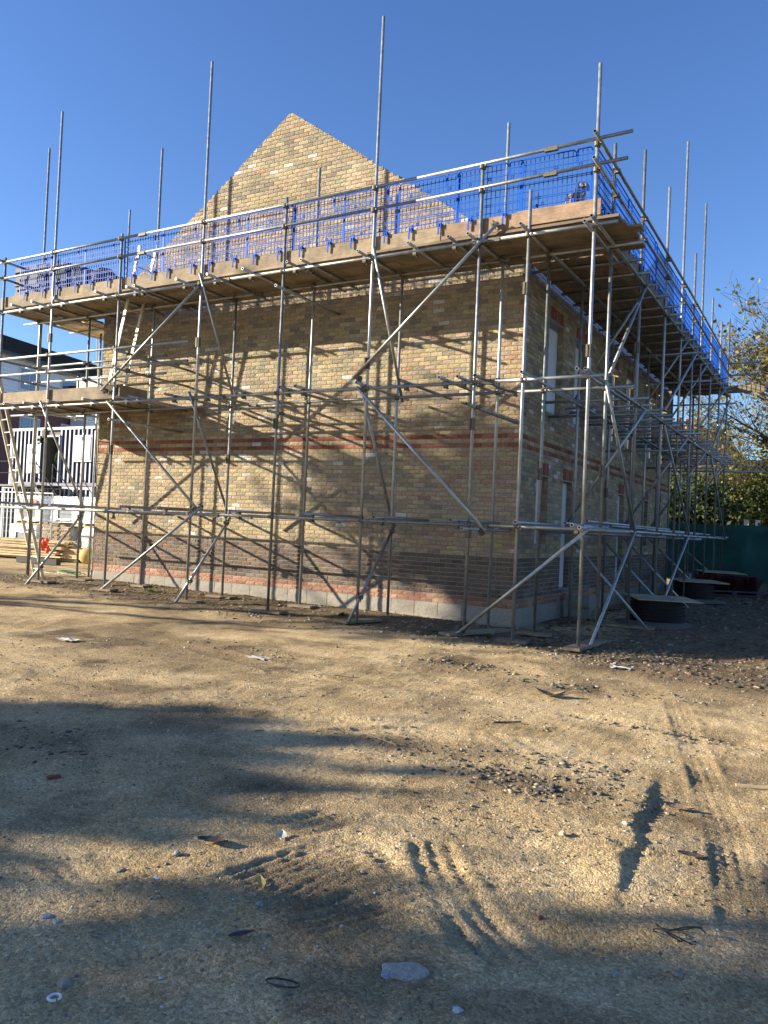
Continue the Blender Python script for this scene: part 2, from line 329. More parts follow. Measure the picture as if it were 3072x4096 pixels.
def ground_mat():
    m = bpy.data.materials.new('site_earth'); m.use_nodes = True; t = m.node_tree; N = t.nodes; L = t.links; b = N['Principled BSDF']
    b.inputs['Roughness'].default_value = .95; b.inputs['Specular IOR Level'].default_value = .15
    g = N.new('ShaderNodeNewGeometry'); P = g.outputs['Position']
    def noise(s, d=6, r=.6):
        n = N.new('ShaderNodeTexNoise'); n.inputs['Scale'].default_value = s; n.inputs['Detail'].default_value = d; n.inputs['Roughness'].default_value = r; L.new(P, n.inputs['Vector']); return n.outputs[0]
    def ramp(s, stops):
        c = N.new('ShaderNodeValToRGB'); e = c.color_ramp.elements
        e[0].position, e[0].color = stops[0][0], (*stops[0][1], 1); e[1].position, e[1].color = stops[-1][0], (*stops[-1][1], 1)
        for p, k in stops[1:-1]: q_ = e.new(p); q_.color = (*k, 1)
        L.new(s, c.inputs[0]); return c.outputs[0]
    def mixc(f, a, b_, typ='MIX'):
        x = N.new('ShaderNodeMix'); x.data_type = 'RGBA'; x.blend_type = typ
        (L.new(f, x.inputs[0]) if hasattr(f, 'links') else setattr(x.inputs[0], 'default_value', f)); L.new(a, x.inputs[6]); L.new(b_, x.inputs[7]); return x.outputs[2]
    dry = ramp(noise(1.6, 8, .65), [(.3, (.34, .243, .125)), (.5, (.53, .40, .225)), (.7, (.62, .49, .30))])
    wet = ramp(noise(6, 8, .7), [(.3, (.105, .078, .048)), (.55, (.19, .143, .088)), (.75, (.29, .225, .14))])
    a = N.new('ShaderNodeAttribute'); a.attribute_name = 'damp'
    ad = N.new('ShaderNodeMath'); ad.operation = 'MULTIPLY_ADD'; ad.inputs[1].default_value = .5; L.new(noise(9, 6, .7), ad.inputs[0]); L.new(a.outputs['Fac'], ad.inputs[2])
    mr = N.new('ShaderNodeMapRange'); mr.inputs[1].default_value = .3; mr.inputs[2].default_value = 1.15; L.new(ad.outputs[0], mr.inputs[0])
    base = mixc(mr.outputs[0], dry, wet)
    # grit: small stones of differing colour
    v = N.new('ShaderNodeTexVoronoi'); v.inputs['Scale'].default_value = 85; L.new(P, v.inputs['Vector'])
    grit = ramp(v.outputs['Color'], [(0, (.45, .42, .38)), (.3, (.75, .7, .62)), (.7, (1.0, 1.0, 1.0)), (1, (1.55, 1.5, 1.4))])
    base = mixc(.85, base, grit, 'MULTIPLY')
    v2 = N.new('ShaderNodeTexVoronoi'); v2.inputs['Scale'].default_value = 240; L.new(P, v2.inputs['Vector'])
    g2 = ramp(v2.outputs['Color'], [(0, (.6, .58, .55)), (1, (1.35, 1.35, 1.3))])
    base = mixc(.7, base, g2, 'MULTIPLY')
    L.new(base, b.inputs['Base Color'])
    s1 = N.new('ShaderNodeMath'); s1.operation = 'MULTIPLY_ADD'; s1.inputs[1].default_value = -.5; L.new(v.outputs['Distance'], s1.inputs[0]); L.new(noise(30, 6, .7), s1.inputs[2])
    s2 = N.new('ShaderNodeMath'); s2.operation = 'MULTIPLY_ADD'; s2.inputs[1].default_value = -.3; L.new(v2.outputs['Distance'], s2.inputs[0]); L.new(s1.outputs[0], s2.inputs[2])
    bp = N.new('ShaderNodeBump'); bp.inputs['Strength'].default_value = .9; bp.inputs['Distance'].default_value = .012
    L.new(s2.outputs[0], bp.inputs['Height']); L.new(bp.outputs[0], b.inputs['Normal'])
    return m
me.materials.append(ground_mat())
tag(link('ground', me), kind='structure')
def gh(x, y): return float(ground_h(np.array([x]), np.array([y]))[0])

# stones --------------------------------------------------------
ICO_V = []; ph = (1+5**.5)/2
for a_, b_ in ((1, ph), (-1, ph), (1, -ph), (-1, -ph)): ICO_V += [(0, a_, b_), (a_, b_, 0), (b_, 0, a_)]
ICO_V = np.array(ICO_V)/math.hypot(1, ph)
def ico_faces():
    fs = []
    for i in range(12):
        for j in range(i+1, 12):
            for k in range(j+1, 12):
                d = lambda p, q_: np.linalg.norm(ICO_V[p]-ICO_V[q_])
                if max(d(i, j), d(j, k), d(i, k)) < 1.2:
                    n = np.cross(ICO_V[j]-ICO_V[i], ICO_V[k]-ICO_V[i]); fs.append((i, j, k) if n@ICO_V[i] > 0 else (i, k, j))
    return np.array(fs)
ICO_F = ico_faces()
STONE = mat('stone', (.3, .28, .25), .9, attr='col', noise=.4, nscale=60, bump=.9, bscale=150, spec=.2)
def stone_cloud(name, x, y, s, cols, label, seed, flat=.6, lift=.25):
    rs = np.random.RandomState(seed); n = len(x); z = ground_h(x, y)
    V = np.repeat(ICO_V[None], n, 0)*(1+.45*(rs.rand(n, 12, 1)-.5))
    sc = np.stack([s*(.7+.6*rs.rand(n)), s*(.5+.6*rs.rand(n)), s*flat*(.4+.6*rs.rand(n))], -1)
    V = V*sc[:, None, :]; a = rs.rand(n)*math.tau; tl = (rs.rand(n)-.5)*.8
    y1 = V[..., 1]*np.cos(tl)[:, None]-V[..., 2]*np.sin(tl)[:, None]; z1 = V[..., 1]*np.sin(tl)[:, None]+V[..., 2]*np.cos(tl)[:, None]
    x2 = V[..., 0]*np.cos(a)[:, None]-y1*np.sin(a)[:, None]; y2 = V[..., 0]*np.sin(a)[:, None]+y1*np.cos(a)[:, None]
    V = np.stack([x2+x[:, None], y2+y[:, None], z1+(z+sc[:, 2]*lift)[:, None]], -1)
    Fc = (ICO_F[None]+np.arange(n)[:, None, None]*12).reshape(-1, 3).astype('i')
    me = bpy.data.meshes.new(name); me.vertices.add(n*12); me.vertices.foreach_set('co', V.astype('f').ravel())
    me.loops.add(Fc.size); me.loops.foreach_set('vertex_index', Fc.ravel()); me.polygons.add(len(Fc)); me.polygons.foreach_set('loop_start', np.arange(0, Fc.size, 3, dtype='i'))
    me.update(calc_edges=True)
    pal = np.array(cols); ci = rs.randint(0, len(pal), n); c = pal[ci]*(.7+.6*rs.rand(n, 1)); c = np.concatenate([c, np.ones((n, 1))], 1)
    at = me.color_attributes.new('col', 'FLOAT_COLOR', 'POINT'); at.data.foreach_set('color', np.repeat(c, 12, 0).astype('f').ravel())
    me.materials.append(STONE); return tag(link(name, me), label, name.replace('_', ' '), kind='stuff')
rs = np.random.RandomState(5)
GREYS = [(.34, .31, .26), (.26, .22, .16), (.42, .38, .31), (.2, .19, .18), (.3, .25, .18), (.36, .3, .2), (.30, .27, .2), (.5, .48, .44), (.28, .16, .11), (.14, .14, .15)]
n = 24000; t_ = rs.rand(n)**1.15
d_ = 1.6+t_*9; an = (rs.rand(n)-.5)*1.05
hx = CAM[0]+d_*(np.sin(-YAW+an)); hy = CAM[1]+d_*np.cos(-YAW+an)
s_ = (.0018+.007*rs.rand(n)**5)*(.8+.12*d_)
mk = fbm(hx, hy, 1.1, 3, 8)+rs.rand(n)*.5 > .12
stone_cloud('gravel', hx[mk], hy[mk], s_[mk], GREYS, 'small loose pebbles and grit scattered over the bare earth', 1)
n = 7000; hx = -12+rs.rand(n)*15.5; hy = -2.6+rs.rand(n)**.8*2.5
mk = (fbm(hx, hy, 1.3, 3, 8)+rs.rand(n)*.5 > .05) & (hx < 2.8)
stone_cloud('rubble', hx[mk], hy[mk], (.008+.028*rs.rand(n)**3)[mk], [(.2, .16, .11), (.26, .21, .14), (.32, .27, .19), (.15, .125, .09), (.34, .3, .24), (.25, .13, .08)], 'broken stone and mortar crumbs along the foot of the front wall', 2, flat=.5)
n = 6500; hx = .3+rs.rand(n)*5.5; hy = -3.4+rs.rand(n)*13
mk = (hy > -2.6-.3*(hx-2.5)+.4*fbm(hx, hy, 1, 2, 6))
stone_cloud('rubble', hx[mk], hy[mk], (.012+.045*rs.rand(n)**3)[mk], [(.14, .105, .07), (.19, .15, .10), (.10, .08, .055), (.25, .205, .15), (.16, .095, .06), (.075, .065, .05)], 'broken brick, chips and fallen leaves on shaded ground beside the side wall', 3, flat=.35)
# loose clods in the patches seen across the yard
hx, hy, ss = [], [], []
for px, py, rx, ry, k, sz in [(2080, 3130, .30, .16, 260, .026), (2300, 3060, .25, .12, 120, .022), (1830, 2660, .40, .10, 160, .03), (2480, 3180, .25, .2, 200, .014), (1650, 3000, .4, .15, 150, .016), (130, 2960, .4, .2, 150, .02), (2000, 2880, .5, .1, 120, .018), (2720, 2930, .35, .1, 130, .02), (2300, 2740, .9, .15, 160, .03), (2650, 2640, 1.0, .25, 200, .03), (950, 2600, .5, .15, 120, .02), (1950, 3290, .3, .12, 120, .012), (2900, 3500, .25, .25, 160, .012), (650, 3120, .5, .2, 100, .01)]:
    cx, cy = px2g(px, py); hx += list(cx+rx*rs.randn(k)); hy += list(cy+ry*rs.randn(k)); ss += list(sz*(.25+rs.rand(k)**2))
stone_cloud('clods', np.array(hx), np.array(hy), np.array(ss), [(.16, .135, .09), (.1, .09, .075), (.24, .195, .125), (.32, .26, .17), (.08, .075, .07)], 'dark broken clods and stone chips lying in patches on the yard', 4, flat=.5)

# single notable pieces on the ground
def rock(name, px, py, s, col, label, cat, flat=.6, seed=0, elong=1.0):
    x, y = px2g(px, py); rr = np.random.RandomState(seed+11); mb = MB(); s *= .72; col = tuple(v*.85 for v in col)
    # subdivided icosphere stone
    V = [Vector(v) for v in ICO_V]; Fs = [tuple(f) for f in ICO_F]
    cache = {}
    def mid(a, b):
        k = (min(a, b), max(a, b))
        if k not in cache: V.append(((V[a]+V[b])/2).normalized()); cache[k] = len(V)-1
        return cache[k]
    F2 = []
    for a, b, c in Fs: ab, bc, ca = mid(a, b), mid(b, c), mid(c, a); F2 += [(a, ab, ca), (ab, b, bc), (ca, bc, c), (ab, bc, ca)]
    pl_ = [Vector(rr.randn(3)).normalized() for _ in range(7)]
    def cut(p):
        for n_ in pl_:
            d_ = p.dot(n_)-.62
            if d_ > 0: p = p-n_*d_
        return p
    vv = [(q.x*s*elong*1.2*(1+.10*(rr.rand()-.5)), q.y*s*1.2*(1+.10*(rr.rand()-.5)), max(q.z, -.4)*s*flat*1.2*(1+.25*(rr.rand()-.5))) for q in map(cut, V)]
    mb.add(vv, F2, col); o = link(name, mb.mesh(name, STONE), None, (x, y, gh(x, y)+s*flat*.25), rr.rand()*6); tag(o, label, cat); return o
rock('concrete_lump', 1625, 3905, .075, (.46, .42, .35), 'largest pale concrete lump, rough topped, half sunk in the shaded foreground', 'concrete lump', .3, 1, 1.5)
rock('stone', 1550, 3915, .03, (.36, .38, .42), 'blue grey stone touching the left of the pale concrete lump', 'stone', .7, 2)
rock('brick_fragment', 215, 3112, .05, (.30, .085, .05), 'orange red broken brick half buried in shaded ground at far left', 'brick fragment', .3, 3, 1.4)
rock('brick_fragment', 2160, 3680, .017, (.24, .07, .05), 'tiny dark red brick chip in the gravel of the sunlit foreground', 'brick fragment', .6, 4)
rock('stone', 705, 3430, .026, (.3, .31, .32), 'smooth rounded grey pebble left of the dead curled leaf', 'stone', .6, 5, 1.3)
rock('stone', 1038, 3642, .024, (.3, .31, .35), 'angular blue grey stone just below the yellow leaf', 'stone', .9, 6)
rock('stone', 255, 3935, .034, (.33, .3, .25), 'flat buff stone above the white plastic ring', 'stone', .45, 7, 1.3)
rock('stone', 475, 3487, .033, (.36, .3, .19), 'ochre sandstone chunk in the sunlit strip at left', 'stone', .5, 8, 1.5)
rock('stone', 183, 3663, .03, (.34, .35, .36), 'flat pale grey stone, larger of the two side by side at lower left', 'stone', .4, 9, 1.4)
rock('stone', 230, 3685, .024, (.4, .4, .4), 'rounded pale grey stone, smaller of the two side by side at lower left', 'stone', .5, 10, 1.2)
rock('stone', 1830, 4065, .022, (.5, .52, .56), 'small chalky white stone at the bottom edge right of centre', 'stone', .7, 11, 1.2)
rock('stone', 2250, 3360, .028, (.4, .36, .27), 'buff stone in front of the trench corner', 'stone', .8, 12)
rock('stone', 2505, 3315, .03, (.5, .47, .4), 'whitish stone on the crumbling lip of the trench', 'stone', .7, 13)
rock('stone', 2710, 3910, .026, (.38, .33, .24), 'egg shaped buff stone near the bottom right', 'stone', .6, 14, 1.4)
rock('stone', 2460, 3905, .016, (.42, .4, .36), 'small pale pebble left of the egg shaped buff stone', 'stone', .7, 15)
rock('stone', 2225, 2770, .06, (.36, .33, .27), 'pale flat stone in the sunlit yard below the corner pole', 'stone', .4, 16, 1.5)
def flatleaf(px, py, ln, wd, rz, col, label, curl=.15):
    x, y = px2g(px, py); mb = MB(); n_ = 9; V = []; 
    for k in range(n_):
        t = k/(n_-1); w_ = wd*math.sin(math.pi*min(1, t*1.02+.02))**.8*(1+.12*(k % 2))
        z = .012+curl*ln*(t-.5)**2; V += [(ln*(t-.5), -w_, z+wd*.35), (ln*(t-.5), 0, z), (ln*(t-.5), w_, z+wd*.35)]
    Fs = [];
    for k in range(n_-1): Fs += [(3*k, 3*k+3, 3*k+4, 3*k+1), (3*k+1, 3*k+4, 3*k+5, 3*k+2)]
    mb.add(V, Fs); mb.tube((ln*.5, 0, .012+curl*ln*.25), (ln*.62, 0, .006), .0015, 5)
    m = mat('leaf_'+label.split()[0], col, .6, noise=.25, nscale=60)
    o = link('leaf', mb.mesh('leaf', m), None, (x, y, gh(x, y)), rz); return tag(o, label, 'leaf')
flatleaf(1125, 3365, .115, .026, -.95, (.5, .49, .38), 'pale dry leaf lying across the tyre marks', .3)
flatleaf(1045, 3555, .115, .017, -.75, (.42, .34, .09), 'yellow leaf with reddish stalk below the pale leaf')
flatleaf(850, 3398, .15, .035, .4, (.07, .05, .04), 'dark curled dead leaf pressed into the mud left of the tyre marks')
flatleaf(965, 3763, .10, .018, 1.0, (.05, .04, .04), 'blackened narrow leaf in the lower middle shade')
flatleaf(2720, 3230, .16, .03, .3, (.22, .16, .1), 'brown curled leaf lying in the trench at right')
flatleaf(2770, 3432, .14, .03, 0.1, (.16, .12, .09), 'dark brown crumpled leaf at the foot of the trench')
flatleaf(2200, 2760+20, .3, .07, .2, (.25, .19, .09), 'brown crumpled leaf standing on the sunlit yard', .6)
def ring_on_ground(px, py, r, rr_, col, label, cat, name, arc=1.0):
    x, y = px2g(px, py); mb = MB(); n_ = 20
    pts = [(math.cos(k*math.tau/n_*arc)*r, math.sin(k*math.tau/n_*arc)*r, rr_) for k in range(n_+1)]
    mb.path(pts, rr_, 6); o = link(name, mb.mesh(name, mat(name+'_m', col, .4)), None, (x, y, gh(x, y)+.006)); return tag(o, label, cat)
ring_on_ground(217, 4003, .019, .0045, (.75, .78, .8), 'small white plastic ring with a gap, lower left corner', 'ring', 'plastic_ring', .93)
x, y = px2g(2720, 3765); mb = MB()
for k_ in range(2):
    pts = [(.10*math.cos(a)*(1-.1*k_), .045*math.sin(a)+.02*k_, .02+.02*math.sin(a*2+k_)) for a in np.linspace(.3, 5.4, 16)]; mb.path(pts, .003, 5)
tag(link('cable_offcut', mb.mesh('cable_offcut', mat('black_rubber', (.02, .02, .022), .5)), None, (x, y, gh(x, y)), .3), 'thin black cable offcut bent into a loop near the bottom right', 'cable')
x, y = px2g(1130, 3940); mb = MB(); mb.path([(.06*math.cos(a), .022*math.sin(a), .006) for a in np.linspace(0, 6.1, 14)], .003, 5)
tag(link('strap_offcut', mb.mesh('strap_offcut', MATS['black_rubber']), None, (x, y, gh(x, y)), .3), 'black plastic strap loop lying flat near the bottom centre', 'strap')
def stick(px, py, L_, wd, th, rz, m, label, name='timber_offcut'):
    x, y = px2g(px, py); mb = MB(); mb.box(-L_/2, L_/2, -wd/2, wd/2, 0, th); z = gh(x, y)
    o = link(name, mb.mesh(name, m), None, (x, y, z+.008), rz); tag(o, label, 'timber offcut'); return o
stick(3040, 3140, .30, .035, .012, .35, BOARDY, 'yellow wood splinter at the right edge of the yard')
stick(2030, 2890, .24, .014, .010, .75, DKW, 'thin dark stick lying on the sunlit middle of the yard')
stick(1530, 2975, .3, .006, .006, -.35, BOARD, 'long thin pale twig beside the dark damp patch')
stick(1370, 2705, .25, .03, .015, .1, BOARD, 'short pale batten beside the left end of the wheel mark')
stick(2700, 2935, .2, .008, .008, .15, DKW, 'thin twig near the grey flat stones at right')
# scrap of paper on the yard
def scrap(px, py, s, col, label, rz=0):
    x, y = px2g(px, py); mb = MB(); rr = random.Random(px)
    n_ = 4; V = [((i_/n_-.5)*s*2, (j_/n_-.5)*s, .012+rr.random()*s*.25) for j_ in range(n_+1) for i_ in range(n_+1)]
    mb.add(V, [(j_*(n_+1)+i_, j_*(n_+1)+i_+1, (j_+1)*(n_+1)+i_+1, (j_+1)*(n_+1)+i_) for j_ in range(n_) for i_ in range(n_)])
    tag(link('scrap', mb.mesh('scrap', mat('scrap%d' % px, col, .7)), None, (x, y, gh(x, y)), rz), label, 'scrap')
scrap(2485, 2682, .11, (.6, .62, .64), 'crumpled white wrapper on the yard below the corner base board')
scrap(1030, 2642, .13, (.5, .47, .4), 'crushed pale packaging on the sunlit yard, middle left')
scrap(622, 3540, .016, (.65, .7, .75), 'tiny white and blue paper scrap in the sunlit strip at left')
scrap(270, 2577, .14, (.55, .5, .42), 'torn pale sheet lying flat at the left of the yard')

# ------------------------------------------------------------------ brick building
W, D_, EAVE, APEX = 9.88, 12.6, 5.775, 9.40
CH = .075
YEL = [((.40, .315, .19), 30), ((.44, .355, .225), 20), ((.40, .305, .215), 16), ((.31, .27, .19), 15), ((.25, .222, .165), 10), ((.34, .285, .19), 12), ((.56, .52, .46), 3), ((.36, .235, .155), 3)]
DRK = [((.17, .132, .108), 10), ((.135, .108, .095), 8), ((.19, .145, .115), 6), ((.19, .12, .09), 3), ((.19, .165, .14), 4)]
RED = [((.29, .105, .065), 5), ((.23, .08, .055), 3), ((.34, .15, .105), 3)]
BRD = [((.36, .19, .13), 5), ((.40, .25, .18), 3), ((.31, .16, .115), 3)]
def pick(pal, rr):
    t = rr.random()*sum(w_ for _, w_ in pal)
    for c, w_ in pal:
        t -= w_
        if t <= 0: break
    k = .88+.24*rr.random(); return tuple(min(.8, v*k*(1+.06*(rr.random()-.5))) for v in c)
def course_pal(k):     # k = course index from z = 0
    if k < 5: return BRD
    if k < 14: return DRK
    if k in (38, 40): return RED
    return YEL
def brick_geo(w_, h_, rr, back=.018):
    # front face at y=0 looking -y, grid with uneven relief; open back
    nx_, nz_ = (4, 2); V = []; pr = -.003*rr.random(); tx = (rr.random()-.5)*.006
    for j in range(nz_+1):
        for i in range(nx_+1):
            ed = (i in (0, nx_)) or (j in (0, nz_)); u = i/nx_-.5
            jx = (rr.random()-.5)*.003; jz = (rr.random()-.5)*.003
            V.append((u*w_+jx, pr+tx*u+(.003*rr.random() if ed else -.006*rr.random()), (j/nz_-.5)*h_+jz))
    Fs = [(j*(nx_+1)+i, j*(nx_+1)+i+1, (j+1)*(nx_+1)+i+1, (j+1)*(nx_+1)+i) for j in range(nz_) for i in range(nx_)]
    o = len(V); a, b, c, d = 0, nx_, (nz_+1)*(nx_+1)-1, nz_*(nx_+1)
    V += [(-w_/2, back, -h_/2), (w_/2, back, -h_/2), (w_/2, back, h_/2), (-w_/2, back, h_/2)]
    Fs += [(a, o, o+1, b) if False else tuple([o, o+1]+[i for i in range(nx_, -1, -1)]), tuple([o+1, o+2]+[(nx_+1)*j+nx_ for j in range(nz_, -1, -1)]),
           tuple([o+2, o+3]+[d+i for i in range(nx_+1)]), tuple([o+3, o]+[(nx_+1)*j for j in range(nz_+1)])]
    return V, Fs
bld = empty('brick_building', 'unfinished yellow brick building with pointed gable and red brick bands, no roof yet', 'building')
bricks = []   # (sx, z, w, col, wall) wall 'F' or 'S'
OPEN = []     # (y0,y1,z0,z1,kind)
for y0, y1 in ((1.21, 2.02), (2.8, 3.6), (5.4, 6.2), (6.95, 7.75), (9.5, 10.3), (11.1, 11.9)): OPEN.append((y0, y1, 3.6, 5.25, 'up'))
for y0, y1, dr in ((.87, 1.48, 0), (2.34, 2.94, 1), (5.03, 5.63, 0), (6.55, 7.15, 1), (9.2, 9.8, 2), (10.98, 11.5, 2)): OPEN.append((y0, y1, .45 if dr == 1 else 1.275, 2.475, 'lo%d' % dr))
def gable_top(x): return APEX-.69*abs(x+4.94)
def emit(s0, s1, k, wall, rr, sl=0):
    z = k*CH+CH/2-.005
    if s1-s0 < .03: return
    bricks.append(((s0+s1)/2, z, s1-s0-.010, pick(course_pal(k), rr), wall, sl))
rr = random.Random(3)
ncF = int(APEX/CH)+1
for k in range(3, ncF):
    z = k*CH; off = 0 if k % 2 else .1125; lo, hi = -W, 0.
    if z+CH > 5.9:
        half = (APEX-(z+CH*.5))/.69
        lo, hi = max(-W, -4.94-half), min(0, -4.94+half)
        if hi-lo < .08: continue
    s = 0-(.1125 if k % 2 else 0); prev = 0.
    cuts = [0.]; c = -(.1125 if k % 2 else .225)
    while c > -W: cuts.append(c); c -= .225
    cuts.append(-W)
    for a, b in zip(cuts, cuts[1:]):
        a2, b2 = min(a, hi), max(b, lo)
        if a2-b2 > .04: emit(b2, a2, k, 'F', rr, (0 if z+CH <= 5.9 else (1 if a2 < a or (a2 == hi and hi < 0) else 0)+(2 if b2 > b or (b2 == lo and lo > -W) else 0)))
for k in range(3, int(EAVE/CH)):
    z0, z1 = k*CH, (k+1)*CH; c = (.225 if k % 2 else .1125); cuts = [0.]
    while c < D_: cuts.append(c); c += .225
    cuts.append(D_)
    iv = []
    for (y0, y1, oz0, oz1, kd) in OPEN:
        top = oz1+.225
        if z1 > oz0+.01 and z0 < top-.01: iv.append((y0-.0, y1))
    for a, b in zip(cuts, cuts[1:]):
        segs = [(a, b)]
        for y0, y1 in iv:
            ns = []
            for p, q_ in segs:
                if q_ <= y0 or p >= y1: ns.append((p, q_))
                else:
                    if p < y0: ns.append((p, y0))
                    if q_ > y1: ns.append((y1, q_))
            segs = ns
        for p, q_ in segs: emit(p, q_, k, 'S', rr)
def app(b):
    s, z, w_, c, wl, sl_ = b; p = np.array([s, 0, z]) if wl == 'F' else np.array([0, s, z]); d = p-CAM; n_ = np.array([0, -1, 0]) if wl == 'F' else np.array([1, 0, 0])
    if (d@np.array(fw)) < 0 or z > 5.7: return 0
    return w_*abs(d@n_)/np.linalg.norm(d)**3
order = sorted(range(len(bricks)), key=lambda i: -app(bricks[i])); single = set(order[:300])
stock = {}
rest = MB()
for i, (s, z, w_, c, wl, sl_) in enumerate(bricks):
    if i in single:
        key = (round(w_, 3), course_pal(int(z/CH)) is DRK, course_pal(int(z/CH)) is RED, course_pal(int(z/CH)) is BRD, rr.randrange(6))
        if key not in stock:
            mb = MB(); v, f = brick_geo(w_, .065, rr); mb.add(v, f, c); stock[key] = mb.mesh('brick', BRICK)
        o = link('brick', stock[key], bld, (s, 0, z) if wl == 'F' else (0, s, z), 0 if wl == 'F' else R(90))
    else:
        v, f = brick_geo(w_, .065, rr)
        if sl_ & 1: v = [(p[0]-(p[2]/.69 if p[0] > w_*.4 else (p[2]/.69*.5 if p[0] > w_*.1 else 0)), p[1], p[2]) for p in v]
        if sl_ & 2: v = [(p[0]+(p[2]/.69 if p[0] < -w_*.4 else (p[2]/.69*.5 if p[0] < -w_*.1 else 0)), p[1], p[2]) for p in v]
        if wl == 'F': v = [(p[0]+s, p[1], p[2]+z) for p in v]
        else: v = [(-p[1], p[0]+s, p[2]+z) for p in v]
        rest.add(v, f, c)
part('brickwork', rest, BRICK, bld, kind='stuff')
# mortar sheets / inner leaf with the real openings
def wall_grid(mb, ys, zs, holes, x0, x1):
    ys = sorted(set(ys)); zs = sorted(set(zs))
    for a, b in zip(ys, ys[1:]):
        for c, d in zip(zs, zs[1:]):
            my, mz = (a+b)/2, (c+d)/2
            if any(h[0] < my < h[1] and h[2] < mz < h[3] for h in holes): continue
            mb.box(x0, x1, a, b, c, d)
for (z0, z1, m_, nm) in ((-.3, 1.05, MORTARY, 'lower_mortar_bed'), (1.05, EAVE, MORTAR, 'mortar_bed')):
    H = [(h[0], h[1], h[2], h[3]) for h in OPEN]
    mb = MB(); zs = [z0, z1]+[z for h in H for z in h[2:4] if z0 < z < z1]; ys = [.0101, D_-.25]+[y for h in H for y in h[:2]]
    wall_grid(mb, ys, zs, H, -.115, -.0085)
    mb.box(-W+.0085, -.0085, .0085, .12, z0, z1)
    if z1 == EAVE:
        v = [(-W+.0085, .0085, EAVE), (-.0085, .0085, EAVE), (-.0085, .0085, gable_top(0)-.02), (-4.94, .0085, APEX-.03), (-W+.0085, .0085, gable_top(-W)-.02)]
        vb = [(p[0], .2, p[2]) for p in v]; n_ = 5
        mb.add(v+vb, [tuple(range(5)), tuple(range(9, 4, -1))]+[(i_, i_+5, (i_+1) % 5+5, (i_+1) % 5) for i_ in range(5)])
    part(nm, mb, m_, bld)
mb = MB(); wall_grid(mb, [.25, D_-.3]+[y for h in OPEN for y in h[:2]], [-.3, EAVE]+[z for h in OPEN for z in h[2:4]], OPEN, -.33, -.125)
mb.box(-W+.13, -.335, .125, .3, -.3, EAVE); mb.box(-W+.01, -W+.3, .31, D_, -.3, EAVE); mb.box(-W+.31, -.01, D_-.24, D_, -.3, EAVE)
mb.box(-W+.31, -.34, .31, D_-.25, 2.6, 2.8)
part('inner_leaf', mb, BLOCKW, bld)
# plinth blocks
for side in 'FS':
    tot = W if side == 'F' else D_; s = 0; kk = 0; st = []
    for q_ in range(4):
        mb = MB(); v, f = brick_geo(.44, .215, rr, .02); mb.add(v, f); st.append(mb.mesh('concrete_block', CONC))
    while s < tot-.2:
        w_ = .45; x = s+w_/2
        for zz in (.1125, -.1125):
            if zz < 0 and not (side == 'F' and s < 5 or side == 'S' and s < 3): continue
            xs = x if zz > 0 else x-.1
            o = link('concrete_block', st[kk % 4], bld, (-xs, 0.001, zz) if side == 'F' else (-.001, xs, zz), 0 if side == 'F' else R(90)); kk += 1
        s += w_
# opening furniture
for (y0, y1, z0, z1, kd) in OPEN:
    mb = MB(); n_ = round((y1-y0)/.075)
    pw = (y1-y0)/n_
    for k in range(n_):
        v, f = brick_geo(pw-.010, .215, rr, .09); yy = y0+pw*(k+.5); c = pick(RED, rr)
        mb.add([(-p[1]+.001, p[0]+yy, p[2]+z1+.1125) for p in v], f, c)
    part('soldier_lintel', mb, BRICK, bld)
    mb = MB(); mb.box(-.11, -.004, y0-.1, y1+.1, z1-.006, z1+.003); part('lintel_plate', mb, LINTEL, bld)
    # brick reveal: courses on the far jamb
    mb = MB(); z = z0
    k = int(round(z0/CH))
    while (k+1)*CH <= z1+.01:
        c = pick(course_pal(k), rr)
        mb.box(-.108, -.012, y1-.003, y1+.02, k*CH+.003, k*CH+.068, c); k += 1
    part('jamb_bricks', mb, BRICK, bld, kind='stuff')
    if kd != 'lo2':
        mb = MB(); a, b = y0+.012, y1-.012 if kd == 'up' else y1-.012
        n_ = int((b-a)/.02); z1p = z1-.10 if kd == 'up' else z1-.03
        for k in range(n_):     # flutes of the twin wall sheet
            ya = a+(b-a)*k/n_; mb.box(-.118, -.112+(.003 if k % 2 else 0), ya, ya+(b-a)/n_, z0+.01, z1p)
        part('window_board', mb, TWIN, bld)
    mb = MB(); mb.box(-.12, -.002, y0+.002, y1-.002, z0-.012, z0+.004); part('sill', mb, CONC, bld)
# pale inner blocks standing above the side wall
st = []
mb = MB(); v, f = brick_geo(.215, .065, rr, .1); mb.add(v, f); st = mb.mesh('top_block', BLOCKW)
for k_ in range(5):
    y = .45+.11*(k_ % 2)
    while y < D_-.3:
        if rr.random() < 1.0-.03*k_: link('top_block', st, bld, (-.035-.01*rr.random(), y, EAVE+.035+.075*k_), R(90))
        y += .225
mb = MB(); mb.box(-.2, -.055, .4, D_-.3, EAVE-.2, EAVE+.37); part('top_mortar', mb, MORTAR, bld)
# coping crumbs of rough mortar on the gable edge
mb = MB()
for k in range(150):
    t = rr.random(); x = -4.94+(t*2-1)*4.9; z = gable_top(x)-.02; s = .006+.014*rr.random()
    mb.obox((x, .01+.1*rr.random(), z), (s*2, 0, 0), (0, s*2, 0), (0, 0, s))
part('edge_mortar', mb, MORTAR, bld, kind='stuff')

